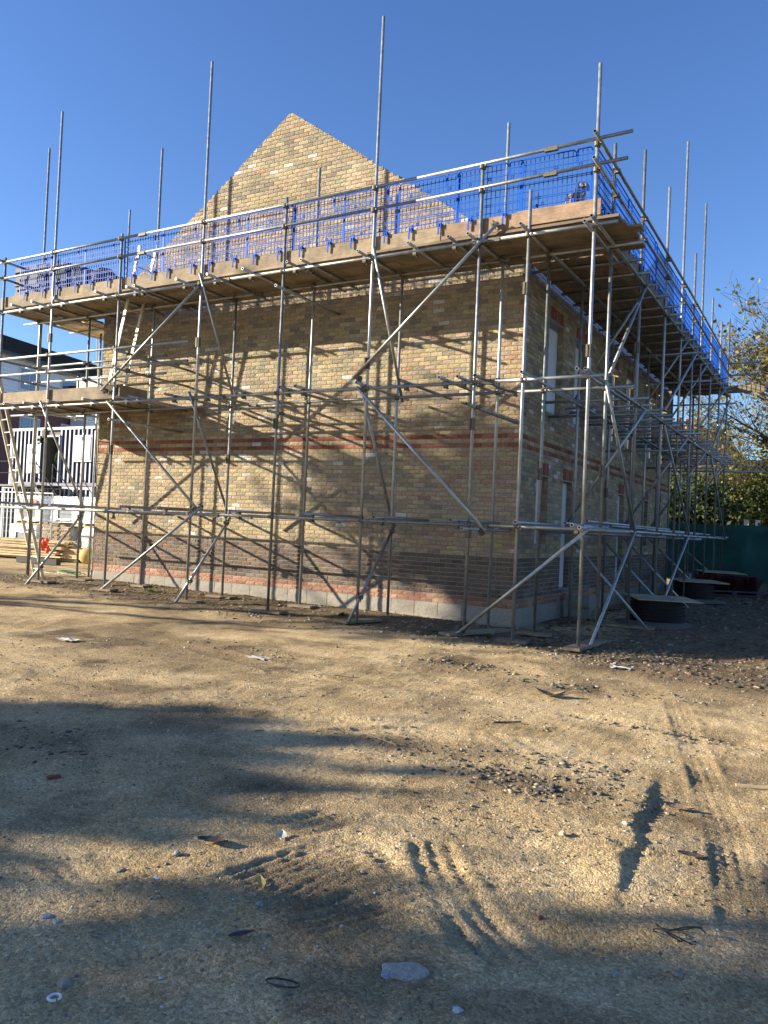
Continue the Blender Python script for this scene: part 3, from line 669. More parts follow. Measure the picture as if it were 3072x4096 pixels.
# ------------------------------------------------------------------ scaffold
scf = empty('scaffolding', 'grey steel tube scaffold wrapped round the brick building with boarded top deck', 'scaffold', (0, 0, 0))
def tube(name, p, q_, r=.0242, inner=.0195, m=STEEL):
    p, q_ = Vector(p), Vector(q_); mb = MB(); mb.tube((0, 0, 0), q_-p, r, 14, inner=inner)
    me = mb.mesh(name, m); 
    for pl in list(me.polygons)[:14]: pl.use_smooth = True
    o = bpy.data.objects.new(name, me); COL.objects.link(o); o.location = p; o.parent = scf; return o
def coupler_mesh():
    mb = MB()
    mb.tube((-.026, 0, 0), (.026, 0, 0), .036, 10); mb.tube((0, -.052, -.028), (0, -.052, .028), .036, 10)
    mb.box(-.02, .02, -.05, .0, -.02, .02)
    mb.tube((-.012, .02, .04), (-.012, -.03, .062), .008, 6); mb.tube((.03, -.06, 0), (.075, -.072, 0), .008, 6); mb.tube((.062, -.072, -.012), (.062, -.072, .012), .014, 6)
    mb.tube((0, 0, -.03), (0, 0, -.075), .009, 6)
    return mb.mesh('coupler', COUP)
CPM = coupler_mesh(); ncp = [0]
def coup(x, y, z, rz=0., rx=0.):
    ncp[0] += 1
    if ncp[0] > 296: return
    o = bpy.data.objects.new('coupler', CPM); COL.objects.link(o); o.location = (x, y, z); o.rotation_euler = (rx, 0, rz); o.parent = scf
def sleeve(x, y, z, horizontal=None):
    mb = MB()
    if horizontal: mb.tube((x-.09*horizontal[0], y-.09*horizontal[1], z), (x+.09*horizontal[0], y+.09*horizontal[1], z), .032, 10); mb.box(x-.08*abs(horizontal[0])-.012, x+.08*abs(horizontal[0])+.012, y-.045, y+.012, z-.045, z-.015)
    else:
        mb.tube((x, y, z-.09), (x, y, z+.09), .032, 10); mb.box(x-.048, x-.02, y-.04, y-.01, z-.085, z+.085)
    part('sleeve_coupler', mb, COUP, scf)
YO, YI, XO, XI = -1.6, -.7, 1.53, .62
front_out = [(-11.15, 6.85), (-9.55, 9.66), (-7.62, 6.86), (-5.52, 9.68), (-3.70, 6.91), (-1.96, 9.50), (-.14, 6.80), (.6, 6.30), (1.53, 7.88)]
front_in = [(-11.12, 9.6), (-9.5, 5.62), (-7.61, 8.9), (-5.48, 5.68), (-3.70, 7.78), (-1.92, 5.66), (-.14, 7.83), (.6, 5.62)]
for x, t in front_out: tube('standard', (x, YO, gh(x, YO)+.05), (x+rnd.uniform(-.01, .01), YO, t))
for x, t in front_in: tube('standard', (x, YI, gh(x, YI)+.05), (x, YI, t))
side_out = [(-.7, 7.17), (1.2, 7.9), (3.3, 8.1), (5.0, 9.72), (6.45, 7.85), (7.6, 9.4), (9.2, 7.6), (10.9, 7.42), (12.5, 7.9)]
side_in = [(1.0, 5.7), (3.1, 5.7), (5.0, 7.2), (6.3, 5.7), (7.7, 7.1), (9.3, 5.7), (10.9, 5.7), (12.5, 5.7)]
for y, t in side_out: tube('standard', (XO, y, gh(XO, y)+.04), (XO, y, t))
for y, t in side_in: tube('standard', (XI, y, gh(XI, y)+.04), (XI, y, t))
# left end return
for x, y, t in ((-11.15, 1.7, 9.1), (-11.15, -.65, 7.2), (-10.35, .33, 5.6), (-10.35, 2.4, 5.7), (-11.15, 3.8, 6.9), (-10.35, 4.6, 5.7)): tube('standard', (x, y, gh(x, y)+.04), (x, y, t))
for z in (1.57, 3.63, 5.65):
    for x in (-11.18, -10.32): tube('ledger', (x, -1.75 if x < -11 else -.9, z+.05), (x, 5.2, z+.05))
for z in (4.3, 4.65, 6.4, 6.77): tube('guard_rail', (-11.2, -1.9, z), (-11.2, 5.0, z))
for y in (.4, 1.8, 3.2, 4.6):
    for z in (3.73, 5.72): tube('transom', (-11.5, y, z), (-10.1, y, z))
# ledgers
for z, a, b in ((1.54, -11.9, 1.85), (3.6, -11.9, 1.75), (5.65, -11.6, 1.85)):
    for y in (YO-.05, YI-.05):
        bb = b if y < -1 else (1.95 if z < 5 else 2.0)
        tube('ledger', (a, y, z-(.02 if z < 2 else 0)), (-4.9, y, z)); tube('ledger', (-4.9, y, z), (.1, y, z)); tube('ledger', (.1, y, z), (bb, y, z))
        sleeve(-4.9, y, z, (1, 0)); sleeve(.1, y, z, (1, 0))
    for x, _ in front_out[:-1]: coup(x, YO, z)
    for x, _ in front_in: coup(x, YI, z)
for z in (1.56, 3.64, 5.66):
    for x in (XO+.05, XI+.05):
        zz = z-.0
        tube('ledger', (x, -1.95 if x > 1 else -.85, zz), (x, 5.6, zz)); tube('ledger', (x, 5.6, zz), (x, 12.9, zz)); sleeve(x, 5.6, zz, (0, 1))
    for y, _ in side_out: coup(XO, y, z-.0, R(90))
    for y, _ in side_in: coup(XI, y, z, R(90))
# guard rails
for z in (6.40, 6.75):
    tube('guard_rail', (-11.6, YO-.05, z-.02), (-7.0, YO-.05, z)); tube('guard_rail', (-7.0, YO-.05, z), (-1.2, YO-.05, z+.02)); tube('guard_rail', (-1.2, YO-.05, z+.02), (2.0 if z > 6.5 else 1.95, YO-.05, z+.08))
    sleeve(-7, YO-.05, z, (1, 0)); sleeve(.9, YO-.05, z+.06, (1, 0))
    tube('guard_rail', (XO+.05, -1.95, z+.03), (XO+.05, 5.5, z+.0)); tube('guard_rail', (XO+.05, 5.5, z), (XO+.05, 12.8, z-.16))
    tube('guard_rail', (-.4, 12.55, z-.14), (2.35, 12.55, z-.14))
    for x, _ in front_out[:-2]+front_out[-1:]: coup(x, YO, z)
    for y, _ in side_out: coup(XO, y, z-.01*y, R(90))
# transoms
TT = [-10.49, -9.85, -9.19, -7.97, -7.13, -6.93, -5.88, -5.15, -4.36, -3.43, -3.15, -2.08, -1.19, -.53, -.22]
for x in TT: tube('transom', (x, -1.88, 5.705), (x+.01, -.06-.1*rnd.random(), 5.705)); coup(x, YO-.04, 5.66, R(90), R(90))
tube('transom', (-3.62, -1.9, 5.33), (-3.62, .02, 5.33)); tube('transom', (.58, -1.9, 5.75-.03), (.58, 1.2, 5.70)); tube('transom', (1.49, -1.95, 5.60), (1.49, -.2, 5.60))
MT = [-10.56, -9.93, -9.18, -8.17, -7.21, -6.92, -6.01, -5.22, -4.40, -3.46, -3.15, -1.99, -1.24, -.58, -.29, -.02]
for x in MT: tube('transom', (x, -1.88, 3.655), (x+rnd.uniform(-.04, .04), -.05-.15*rnd.random(), 3.655)); coup(x, YO-.04, 3.62, R(90), R(90))
for x, z in ((-3.66, 3.27), (-.12, 3.25), (-7.4, 3.24), (-7.33, 4.53), (-7.31, 4.19)): tube('transom', (x, -1.9, z), (x+.02, (0.0 if z < 4 else .02), z-.01)); coup(x, YO, z, R(90))
for x in (.68, 1.45): tube('transom', (x, -1.9, 3.66), (x, .9, 3.66))
LT = [(-7.03, 1.6), (-6.09, 1.6), (-4.38, 1.59), (-2.87, 1.59), (-1.57, 1.58), (-.3, 1.58), (.67, 1.58), (1.46, 1.57), (-7.45, 1.49), (-.12, 1.46)]
for x, z in LT: tube('transom', (x, -1.88, z+.02), (x, -.05, z+.02)); coup(x, YO-.04, z-.02, R(90), R(90))
for x in (-10.2, -9.0): tube('transom', (x, -1.85, 1.6), (x, -.05, 1.6))
# side transoms
y = .15
while y < 12.6:
    a = .03+.12*rnd.random(); tube('transom', (a, y, 5.715), (1.72+.12*rnd.random(), y+rnd.uniform(-.03, .03), 5.715)); 
    if y < 8: coup(XO+.04, y, 5.67, 0, 0)
    y += rnd.uniform(.55, .75)
y = .9
while y < 12.7:
    a = .03+.3*rnd.random(); tube('transom', (a, y, 3.70), (1.70+.3*rnd.random(), y+rnd.uniform(-.03, .03), 3.70)); y += rnd.uniform(.42, .72)
for y, z, a, b in ((5.0, 5.3, .02, 1.95), (7.6, 5.2, .02, 1.8), (12.55, 5.45, -.6, 1.75), (1.2, 3.5, .05, 1.9), (5.0, 3.3, .02, 1.7), (9.2, 3.3, .02, 1.7), (12.6, 3.5, -.6, 2.6), (12.5, 1.6, -.5, 1.7), (3.3, 1.5, .05, 1.7), (7.6, 1.5, .05, 1.7), (1.2, 1.5, .05, 1.7)): tube('transom', (a, y, z), (b, y, z))
# spare tubes laid along the side lifts
for x, z, a, b in ((.85, 1.64, -.2, 6.1), (1.05, 1.69, .3, 6.9), (1.22, 1.64, 1.1, 7.4), (.95, 1.63, 5.5, 11.6), (1.18, 1.66, 7.0, 12.9), (1.35, 1.63, 3.2, 9.6), (.8, 1.66, 6.5, 12.6)): tube('loose_tube', (x, a, z), (x+rnd.uniform(-.05, .05), b, z))
for z, a, b in ((4.65, -11.6, -5.72), (4.30, -11.6, -5.72)):
    tube('guard_rail', (a, YO-.05, z), (b, YO-.05, z-.02)); tube('guard_rail', (a, YI+.05, z+.04), (-7.25, YI+.05, z+.03))
    for x in (-11.15, -9.55, -7.62): coup(x, YO, z); coup(x, YI, z)
# braces
YB = YO-.075
for p, q_ in (((-5.51, 5.60), (-7.90, 3.84)), ((.16, 5.88), (-2.17, 3.77)), ((-7.72, 3.62), (-5.33, 1.65)), ((-2.1, 3.62), (.16, 1.46)), ((-7.70, -.02), (-5.18, 1.67)), ((-.26, -.08), (1.62, 1.54))):
    tube('brace', (p[0], YB, p[1]), (q_[0], YB, q_[1]))
    for (x, z) in (p, q_): coup(x+(.08 if x < (p[0]+q_[0])/2 else -.08), YO-.02, z, 0, .6)
for x in (-9.47, -5.44, -1.90): tube('brace', (x, -1.95, -.02), (x, -.62, 1.50)); coup(x, YO, .35); coup(x, YI, 1.4)
for x in (-9.62, -5.58, -2.02): tube('brace', (x, -1.72, 3.70), (x, -.55, 1.62))
for x in (-5.45, -1.88): tube('brace', (x, -1.74, 5.80), (x, -.58, 3.55))
XB = XO+.075
for p, q_ in (((-1.0, 3.66), (1.2, 1.5)), ((1.32, 5.68), (-.80, 3.78)), ((6.46, 5.58), (3.2, 3.85)), ((3.2, 3.6), (6.4, 1.6)), ((-1.33, -.08), (1.15, 1.56)), ((6.4, 1.58), (3.4, .1)), ((12.4, 5.5), (9.2, 3.7)), ((9.3, 3.6), (12.4, 1.6))):
    tube('brace', (XB, p[0], p[1]), (XB, q_[0], q_[1]))
for yy in (1.12, 5.08, 7.68, 10.98):
    tube('brace', (1.68, yy, 5.62), (.50, yy, 3.72)); tube('brace', (1.70, yy+.03, 3.55), (.46, yy+.03, 1.66)); tube('brace', (.5, yy, 1.46), (1.85, yy, gh(1.8, yy)+.02))
tube('brace', (.5, 3.2, 1.46), (1.85, 3.2, gh(1.8, 3.2)+.02))
for x, y, z in ((-9.55, YO, 5.0), (-9.55, YO, 3.05), (-7.62, YO, 2.7), (-3.7, YO, 3.1), (-1.96, YO, 4.0), (-5.52, YO, 4.6), (-5.48, YI, 2.6), (-.14, YO, 3.0), (1.53, YO, 3.95), (.6, YO, 4.9), (.62, 3.1, 2.3), (1.53, -.7, 2.4), (.6, YI, 2.35), (1.53, 5.0, 3.1), (1.53, 1.2, 4.6), (-.14, YI, 3.75)): sleeve(x, y, z)
# blue painted sleeve on the corner and red painted transom end
# boards
def boards_x(x0, x1, ys, z, nm='deck_board', seed=1, m=BOARD, lift=0):
    rr = random.Random(seed)
    for k, y in enumerate(ys):
        x = x0+rr.uniform(-.12, .1); first = True
        while x < x1-.3:
            L_ = min(3.9 if not first else rr.uniform(1.2, 3.9), x1+rr.uniform(-.1, .12)-x); first = False
            mb = MB(); mb.box(0, L_, 0, .222, 0, .038); o = link(nm, mb.mesh(nm, m), scf, (x, y, z+lift+rr.uniform(0, .006))); o.rotation_euler = (0, 0, rr.uniform(-.003, .003)); x += L_+.012
def boards_y(y0, y1, xs, z, seed=1, m=BOARD):
    rr = random.Random(seed)
    for k, x in enumerate(xs):
        y = y0+rr.uniform(-.05, .05); first = True
        while y < y1-.3:
            L_ = min(3.9 if not first else rr.uniform(1.2, 3.9), y1+rr.uniform(-.1, .1)-y); first = False
            mb = MB(); mb.box(0, L_, 0, .222, 0, .038); o = link('deck_board', mb.mesh('deck_board', m), scf, (x+.222, y, z+rr.uniform(0, .006)), R(90)); y += L_+.012
boards_x(-11.3, 1.95, [-1.60+.2285*k for k in range(6)], 5.733, seed=4)
boards_y(-.2, 12.75, [.13+.2285*k for k in range(6)], 5.743, seed=5)
boards_y(-.15, 5.2, [-11.25+.2285*k for k in range(5)], 5.743, seed=6, m=BOARDY)
boards_x(-11.3, -7.4, [-1.60+.2285*k for k in range(6)], 3.683, seed=8)
boards_x(-11.3, -6.8, [-.2285*0-.235], 3.683, seed=9)
# toe boards
rr = random.Random(9)
segs = [(-11.3, -7.5, BOARD), (-7.48, -3.76, BOARD), (-3.75, -.82, BOARD), (-.80, 1.35, BOARDR)]
for a, b, m_ in segs: mb = MB(); mb.box(0, b-a, 0, .036, 0, .222); link('toe_board', mb.mesh('toe_board', m_), scf, (a, -1.565, 5.776+rr.uniform(0, .02)))
mb = MB(); mb.box(0, 1.2, 0, .036, 0, .222); link('toe_board', mb.mesh('toe_board', BOARDR), scf, (.40, -1.61, 5.795))
for a, b in ((-1.3, 2.6), (2.55, 6.4), (6.35, 9.9), (9.85, 12.6)): mb = MB(); mb.box(0, b-a, 0, .036, 0, .222); link('toe_board', mb.mesh('toe_board', BOARD), scf, (1.50, a, 5.785), R(90))
mb = MB(); mb.box(0, 3.0, 0, .036, 0, .222); link('toe_board', mb.mesh('toe_board', BOARD), scf, (-.5, 12.62, 5.76))
for a, b in ((-11.3, -9.56), (-9.54, -7.58)): mb = MB(); mb.box(0, b-a, 0, .036, 0, .222); link('toe_board', mb.mesh('toe_board', BOARD), scf, (a, -1.565, 3.722))
mb = MB(); mb.box(0, .7, 0, .036, 0, .222); link('toe_board', mb.mesh('toe_board', BOARD), scf, (-7.50, -1.58, 3.725), R(90))
mb = MB(); mb.box(0, 1.4, 0, .036, 0, .222); link('toe_board', mb.mesh('toe_board', BOARD), scf, (-11.28, -1.5, 5.785), R(90))

# sole boards (lie on the ground)
def sole(x, y, L_, rz, label, wd=.225):
    mb = MB(); mb.box(-L_/2, L_/2, -wd/2, wd/2, 0, .038); tag(link('sole_board', mb.mesh('sole_board', BOARD), None, (x, y, gh(x, y)+.012), rz), label, 'sole board', 'timber sole boards under the scaffold poles')
sole(-9.5, YO, .75, 0, 'thin sole board under the leftmost front pole carrying a foot brace')
sole(-9.45, YI, .6, .1, 'sole board under the inner pole close to the left end of the wall')
sole(-7.62, YO, .5, .1, 'half buried sole board where the longest bright brace meets the ground at left')
sole(-5.5, YO, .55, .15, 'sole board under the front pole fourth from the left with a foot brace')
sole(-5.5, YI, .6, 0, 'narrow sole board under the inner pole behind the fourth front pole')
sole(-3.7, YO, .65, 0, 'square looking sole board under the front pole without any brace')
sole(-3.65, YI, .45, .1, 'sole board sunk in rubble under the middle inner pole')
sole(-1.95, -1.5, .75, R(75), 'long sole board carrying both the middle tall pole and its foot brace')
sole(-.12, -1.2, 1.3, R(68), 'long sole board running towards the wall under two poles and the brace foot')
sole(.6, YO, .45, .1, 'short thick sole board under the pole next to the building corner')
sole(.6, YI, .5, 0, 'dark sole board under the inner pole at the building corner')
sole(1.53, -1.22, 1.25, R(88), 'long sole board beneath the corner pole and the leaning brace end, nearest the camera')
sole(XO+.05, 1.2, .75, .05, 'flat grey sole board beneath the side pole in shade beyond the corner')
sole(-7.6, YI, .35, 0, 'sole board scrap under the second inner pole from the left')

# brick guards ------------------------------------------------------------
def guard_mesh(wd=1.02, ht=.80):
    fr = MB(); t = .006
    def bar(x0, z0, x1, z1, w_): 
        if abs(x1-x0) > abs(z1-z0): fr.box(x0, x1, -t, t, z0-w_, z0+w_)
        else: fr.box(x0-w_, x0+w_, -t, t, z0, z1)
    r_ = .05
    fr.box(r_, wd*.78-r_, -t, t, ht-.011, ht+.011); fr.box(wd*.80+r_*.5, wd-r_, -t, t, ht-.011, ht+.011)
    fr.box(-.014, .014, -t, t, 0, ht-r_); fr.box(wd-.014, wd+.014, -t, t, 0, ht-r_); fr.box(0, wd, -t, t, -.008, .008)
    for cx, s in ((r_, -1), (wd-r_, 1), (wd*.78-r_, 1), (wd*.80+r_*.5, -1)):
        rr_ = r_ if cx in (r_, wd-r_) else r_*.6
        for k in range(3):
            a0, a1 = math.pi/2*k/3, math.pi/2*(k+1)/3
            fr.tube((cx+s*rr_*math.sin(a0), 0, ht-rr_+rr_*math.cos(a0)), (cx+s*rr_*math.sin(a1), 0, ht-rr_+rr_*math.cos(a1)), .010, 5)
    fr.box(wd*.78-.008, wd*.78+.010, -t, t, ht-.16, ht-.03); fr.box(wd*.80, wd*.80+.014, -t, t, ht-.16, ht-.02)
    ms = MB(); nvb = 15
    for k in range(1, nvb): x = wd*k/nvb; ms.box(x-.0045, x+.0045, -.004, .004, 0, ht-.01)
    for z in (.10, .20, .225, .32, .42, .445, .53, .62, .71): ms.box(0, wd, -.0045, .0045, z-.004, z+.004)
    for x, z in ((wd*.2, .58), (wd*.5, .60), (wd*.84, .58), (wd*.33, .12), (wd*.67, .12)): 
        ms.box(x-.022, x+.022, -.007, .007, z-.022, z-.014); ms.box(x-.022, x+.022, -.007, .007, z+.014, z+.022); ms.box(x-.022, x-.014, -.007, .007, z-.022, z+.022); ms.box(x+.014, x+.022, -.007, .007, z-.022, z+.022)
    cl = []
    c = MB(); c.box(-.026, .026, -.055, .045, .03, .055); c.box(-.026, -.010, -.062, -.045, -.115, .055); c.box(.010, .026, -.062, -.045, -.02, .055); c.box(-.03, -.006, -.064, -.058, -.115, -.02); c.box(-.012, .012, -.01, .01, .0, .12)
    return fr.mesh('guard_frame', BLUE), ms.mesh('guard_mesh', BLUE), c.mesh('clip', BLUE)
GF, GM, GC = guard_mesh()
def guard(x, y, z, rz, label, tilt, rr):
    e = empty('brick_guard', label, 'brick guard', (x, y, z), 'blue mesh brick guards along the top deck', rz); e.rotation_euler = (tilt, rr.uniform(-.01, .01), rz)
    link('guard_frame', GF, e); link('guard_mesh', GM, e)
    for cx in (.24, .78): link('clip', GC, e, (cx+rr.uniform(-.04, .04), -.0, .0))
rr = random.Random(21)
ORD = ['first', 'second', 'third', 'fourth', 'fifth', 'sixth', 'seventh', 'eighth', 'ninth', 'tenth', 'eleventh', 'twelfth', 'thirteenth', 'fourteenth', 'fifteenth']
x = .42; k = 0
while x > -11.3:
    if k == 9: x -= .12
    guard(x, -1.545+.0, 5.985, 0, 'blue mesh brick guard along the front edge, %s from the near corner' % ORD[k], rr.uniform(-.01, .02), rr)
    x -= .985+rr.uniform(0, .03); k += 1
y = -1.42; k = 0
while y < 12.0:
    guard(1.485, y, 5.99-.008*y, R(90), 'blue mesh brick guard along the right side, %s from the near corner' % ORD[k], rr.uniform(-.01, .01), rr); y += .985+rr.uniform(0, .03); k += 1

# ladders ------------------------------------------------------------------
ALU = mat('ladder_aluminium', (.5, .46, .36), .5, .3, noise=.25, nscale=12)
def ladder(a0, a1, off, label, n_):
    e = empty('ladder', label, 'ladder', a0); a0, a1, off = Vector(a0), Vector(a1), Vector(off); d = a1-a0
    for o in (Vector((0, 0, 0)), off):
        mb = MB(); sd = off.normalized()*.03; tn = d.cross(off).normalized()*.065; mb.obox(o-sd/2-tn/2, d, tn, sd); part('stile', mb, ALU, e)
    for k in range(n_):
        t = (k+.6)/n_; mb = MB(); p = d*t; mb.tube(p-off*.04, p+off*1.04, .014, 8); part('rung', mb, ALU, e)
ladder((-11.05, -.35, gh(-11, -.3)), (-11.58, -1.32, 4.4), (-.40, .10, 0), 'aluminium ladder leaning at the far left from the ground to the lower deck', 16)
ladder((-8.32, -1.2, 3.72), (-7.56, -1.2, 6.75), (0, .40, 0), 'slim ladder rising from the lower left deck through to the top deck', 11)

# things on the deck -------------------------------------------------------
e = empty('brick_stack', 'ragged stack of split buff bricks on the top deck at the near corner', 'brick stack', (.55, -1.15, 5.775)); rr = random.Random(5)
for k in range(10):
    z = k*.072; x0 = -.02+.075*k+rr.uniform(-.03, .03); x = x0
    while x < .66:
        w_ = rr.uniform(.07, .13); mb = MB(); v, f = brick_geo(w_, .066, rr, .12); c = pick(YEL, rr) if rr.random() < .7 else (.5, .37, .2)
        mb.add([(p[0]*1, p[1]*1.6, p[2]) for p in v], f, c); mb.box(-w_/2+.003, w_/2-.003, .01, .12, -.03, .031, c)
        o = part('brick', mb, BRICK, e, loc=(x, rr.uniform(-.03, .03), z+.033)); o.rotation_euler = (0, rr.uniform(-.12, .12), rr.uniform(-.3, .3)); x += w_+.008
def bundle(x, y, z, dx, dy, dz, label, name, cat, m, slabs=6, seed=1):
    e = empty(name, label, cat, (x, y, z)); rr = random.Random(seed); h = dz/slabs
    for k in range(slabs):
        mb = MB(); a, b = rr.uniform(-.02, .02), rr.uniform(-.02, .02); mb.box(a, dx+a, b, dy+b, k*h+.002, (k+1)*h-.004); part('sheet_bundle', mb, m, e)
bundle(-11.15, -1.35, 5.78, 1.0, .8, .90, 'tall dark pack of roofing felt at the left end of the top deck', 'felt_stack', 'roofing stack', DKW, 7, 1)
bundle(-10.05, -1.35, 5.78, .55, .7, .86, 'second dark pack of roofing felt beside the tall one on the top deck', 'felt_stack', 'roofing stack', DKW, 7, 2)
bundle(-9.40, -1.30, 5.78, .42, .5, .70, 'narrow dark roofing pack just right of the bright left pole on the top deck', 'felt_stack', 'roofing stack', DKW, 5, 3)
e = empty('mortar_tub', 'black mortar tubs piled with a red brown sack behind the brick guards at left', 'mortar tub', (-8.72, -1.05, 5.78))
mb = MB()
for k in range(3): mb.tube((0, 0, .02+.16*k), (0, 0, .26+.16*k), .22, 16, r2=.27); 
part('tub', mb, MATS['black_rubber'], e, True)
mb = MB(); mb.add([(p[0]*.26, p[1]*.2, .60+p[2]*.13) for p in ICO_V], [tuple(f) for f in ICO_F]); part('sack', mb, mat('red_sack', (.22, .07, .045), .9, noise=.4, nscale=14), e, True)
mb = MB(); mb.tube((.52, .05, 0), (.52, .05, .42), .20, 16, r2=.24); part('tub', mb, MATS['black_rubber'], e, True)

# rope hanging from the left end with coil on the ground
ROPE = mat('green_rope', (.16, .32, .2), .9, noise=.3, nscale=60); ROPEY = mat('pale_rope', (.5, .46, .3), .9, noise=.3, nscale=60)
e = empty('hoist_rope', 'pale hoist rope hanging down behind the left scaffold with a green coil on the ground', 'rope', (-11.3, .5, 0))
mb = MB(); rr = random.Random(2); pts = [Vector((.35*math.sin(t*.6)*.3+.05*t, .5, 5.9-t)) for t in np.linspace(0, 5.8, 20)]; mb.path(pts, .011, 6); part('rope', mb, ROPEY, e)
mb = MB()
for k in range(7): r_ = .12+.02*k; cx = rr.uniform(-.1, .1); mb.path([(cx+r_*math.cos(a), r_*.9*math.sin(a), .02+.012*k) for a in np.linspace(0, 6.5, 16)], .009, 5)
part('green_coil', mb, ROPE, e)
mb = MB()
for k in range(6):
    r_ = .2+.1*rr.random(); cx, cy = rr.uniform(-.1, .7), rr.uniform(-.25, .3); mb.path([(cx+r_*math.cos(a)*1.3, cy+r_*math.sin(a), .02+.01*k) for a in np.linspace(0, 5.6, 16)], .010, 5)
part('pale_coil', mb, ROPEY, e)

# loading gate on the left deck
e = empty('loading_gate', 'dark blue loading gate with solid top panel and bars on the left lower deck', 'gate', (-11.75, .9, 3.72))
NAVY = mat('navy_paint', (.028, .035, .075), .5, noise=.2, nscale=5)
mb = MB(); mb.box(0, 1.15, -.01, .01, .62, 1.05); part('gate_panel', mb, NAVY, e)
for x in (0, 1.15): mb = MB(); mb.box(x-.025, x+.025, -.025, .025, 0, 1.08); part('gate_post', mb, NAVY, e)
for k in range(10): mb = MB(); mb.box(.09+k*.107, .10+k*.107, -.005, .005, .25, .62); part('gate_bar', mb, NAVY, e)
mb = MB(); mb.box(.02, 1.13, -.01, .01, .23, .26); part('gate_rail', mb, NAVY, e)

# ------------------------------------------------------------------ right hand yard
PIPE = mat('black_ribbed_plastic', (.009, .009, .012), .6, spec=.25)
HAUNCH = mat('wet_concrete', (.12, .105, .085), .9, noise=.3, nscale=9, bump=.6)
PLY = mat('plywood', (.36, .30, .19), .8, extra=wood_extra((1, 4, 4)))
def chamber(px, py, r_, h_, label, rz):
    x, y = px2g(px, py, .03); z = gh(x, y); e = empty('inspection_chamber', label, 'manhole chamber', (x, y, z), 'ribbed drainage chambers with plywood lids'); mb = MB(); n_ = 7; hh = h_/n_
    for k in range(n_):
        mb.tube((0, 0, k*hh), (0, 0, k*hh+hh*.62), r_, 28, caps=False); mb.tube((0, 0, k*hh+hh*.62), (0, 0, k*hh+hh*.80), r_+.045, 28); mb.tube((0, 0, k*hh+hh*.8), (0, 0, k*hh+hh), r_, 28, caps=False)
    part('ribbed_ring', mb, PIPE, e, False)
    mb = MB(); mb.box(-r_*1.25, r_*1.35, -r_*1.1, r_*1.2, 0, .02); o = part('plywood_lid', mb, PLY, e, loc=(.06, 0, h_+.003)); o.rotation_euler = (.02, .015, rz)
    mb = MB(); n2 = 24; V = [(0, 0, .10)]; 
    for rr__, zz in ((r_+.05, .05), (r_+.3, -.02)): V += [(rr__*math.cos(k*math.tau/n2)*(1+.08*math.sin(3*k)), rr__*math.sin(k*math.tau/n2), zz) for k in range(n2)]
    mb.add(V, [(1+k, 1+n2+k, 1+n2+(k+1) % n2, 1+(k+1) % n2) for k in range(n2)]); part('concrete_haunch', mb, HAUNCH, e)
chamber(2625, 2488, .42, .42, 'nearest ribbed black chamber with a plywood lid, closest to the corner pole', .5)
chamber(2770, 2418, .42, .42, 'middle ribbed black chamber with a plywood lid, between the near and far ones', .5)
chamber(2862, 2388, .42, .42, 'farthest ribbed black chamber with a plywood lid, in front of the green fence', .4)
# stack of clay roof tiles on a pallet
TILE = mat('clay_tile', (.16, .05, .04), .8, noise=.35, nscale=6)
tx, ty = px2g(2960, 2402, .1); 
def tile_stack(x, y, rz, label, rows, seed):
    e = empty('tile_stack', label, 'roof tile stack', (x, y, gh(x, y)), 'stacked clay roof tiles', rz); rr = random.Random(seed)
    mb = MB(); mb.box(-.7, .7, -.45, .45, 0, .03); mb.box(-.7, .7, -.45, .45, .09, .12)
    for q_ in (-.6, 0, .55): mb.box(q_, q_+.1, -.44, .44, .03, .09)
    part('pallet', mb, DKW, e)
    mt = MB(); V = []
    for k in range(7): a = k/6; V += [(0, (a-.5)*.27, .03*math.sin(a*math.pi*2)*.8+.0), (.018, (a-.5)*.27, .03*math.sin(a*math.pi*2)*.8)]
    # tile as upright corrugated slab
    Vt = [];
    for zz in (0, .34):
        for k in range(7): a = k/6; off = .012*math.sin(a*math.tau*1.5); Vt += [(off, (a-.5)*.30, zz), (off+.014, (a-.5)*.30, zz)]
    Fs = []
    for k in range(6): Fs += [(2*k, 2*k+2, 14+2*k+2, 14+2*k), (2*k+1, 14+2*k+1, 14+2*k+3, 2*k+3), (2*k, 2*k+1, 2*k+3, 2*k+2), (14+2*k, 14+2*k+2, 14+2*k+3, 14+2*k+1)]
    mt.add(Vt, Fs); tm = mt.mesh('tile', TILE)
    for lv in range(rows):
        for cy in (-.16, .16):
            x_ = -.66
            while x_ < .62-lv*.12:
                o = link('tile', tm, e, (x_, cy, .125+lv*.345)); o.rotation_euler = (rr.uniform(-.02, .02), rr.uniform(-.04, .10)+(.5 if lv == rows-1 and rr.random() < .3 else 0), 0); x_ += .034
tile_stack(tx-.35, ty+.3, .45, 'dark red roof tiles stacked on a pallet left of the other tile stack', 1, 1)
tile_stack(tx+1.3, ty+.9, .4, 'dark red roof tiles stacked against the green netting at the right edge', 1, 2)
# small bits by the side wall
def blockpile(x, y, lab, seed, n_=3):
    e = empty('block_pile', lab, 'block pile', (x, y, gh(x, y))); rr = random.Random(seed)
    for k in range(n_): mb = MB(); mb.box(-.22, .22, -.1, .1, 0, .21); o = part('block', mb, CONC, e, loc=(rr.uniform(-.1, .1), rr.uniform(-.1, .1), .215*k)); o.rotation_euler = (0, 0, rr.uniform(-.3, .3))
blockpile(.38, 2.55, 'dark grey concrete blocks stacked under the first doorway in the side wall', 1, 2)
blockpile(.4, 6.9, 'dark concrete blocks stacked under the second doorway in the side wall', 2, 1)
blockpile(.55, 12.2, 'grey concrete blocks left by the far end of the side wall', 3, 2)

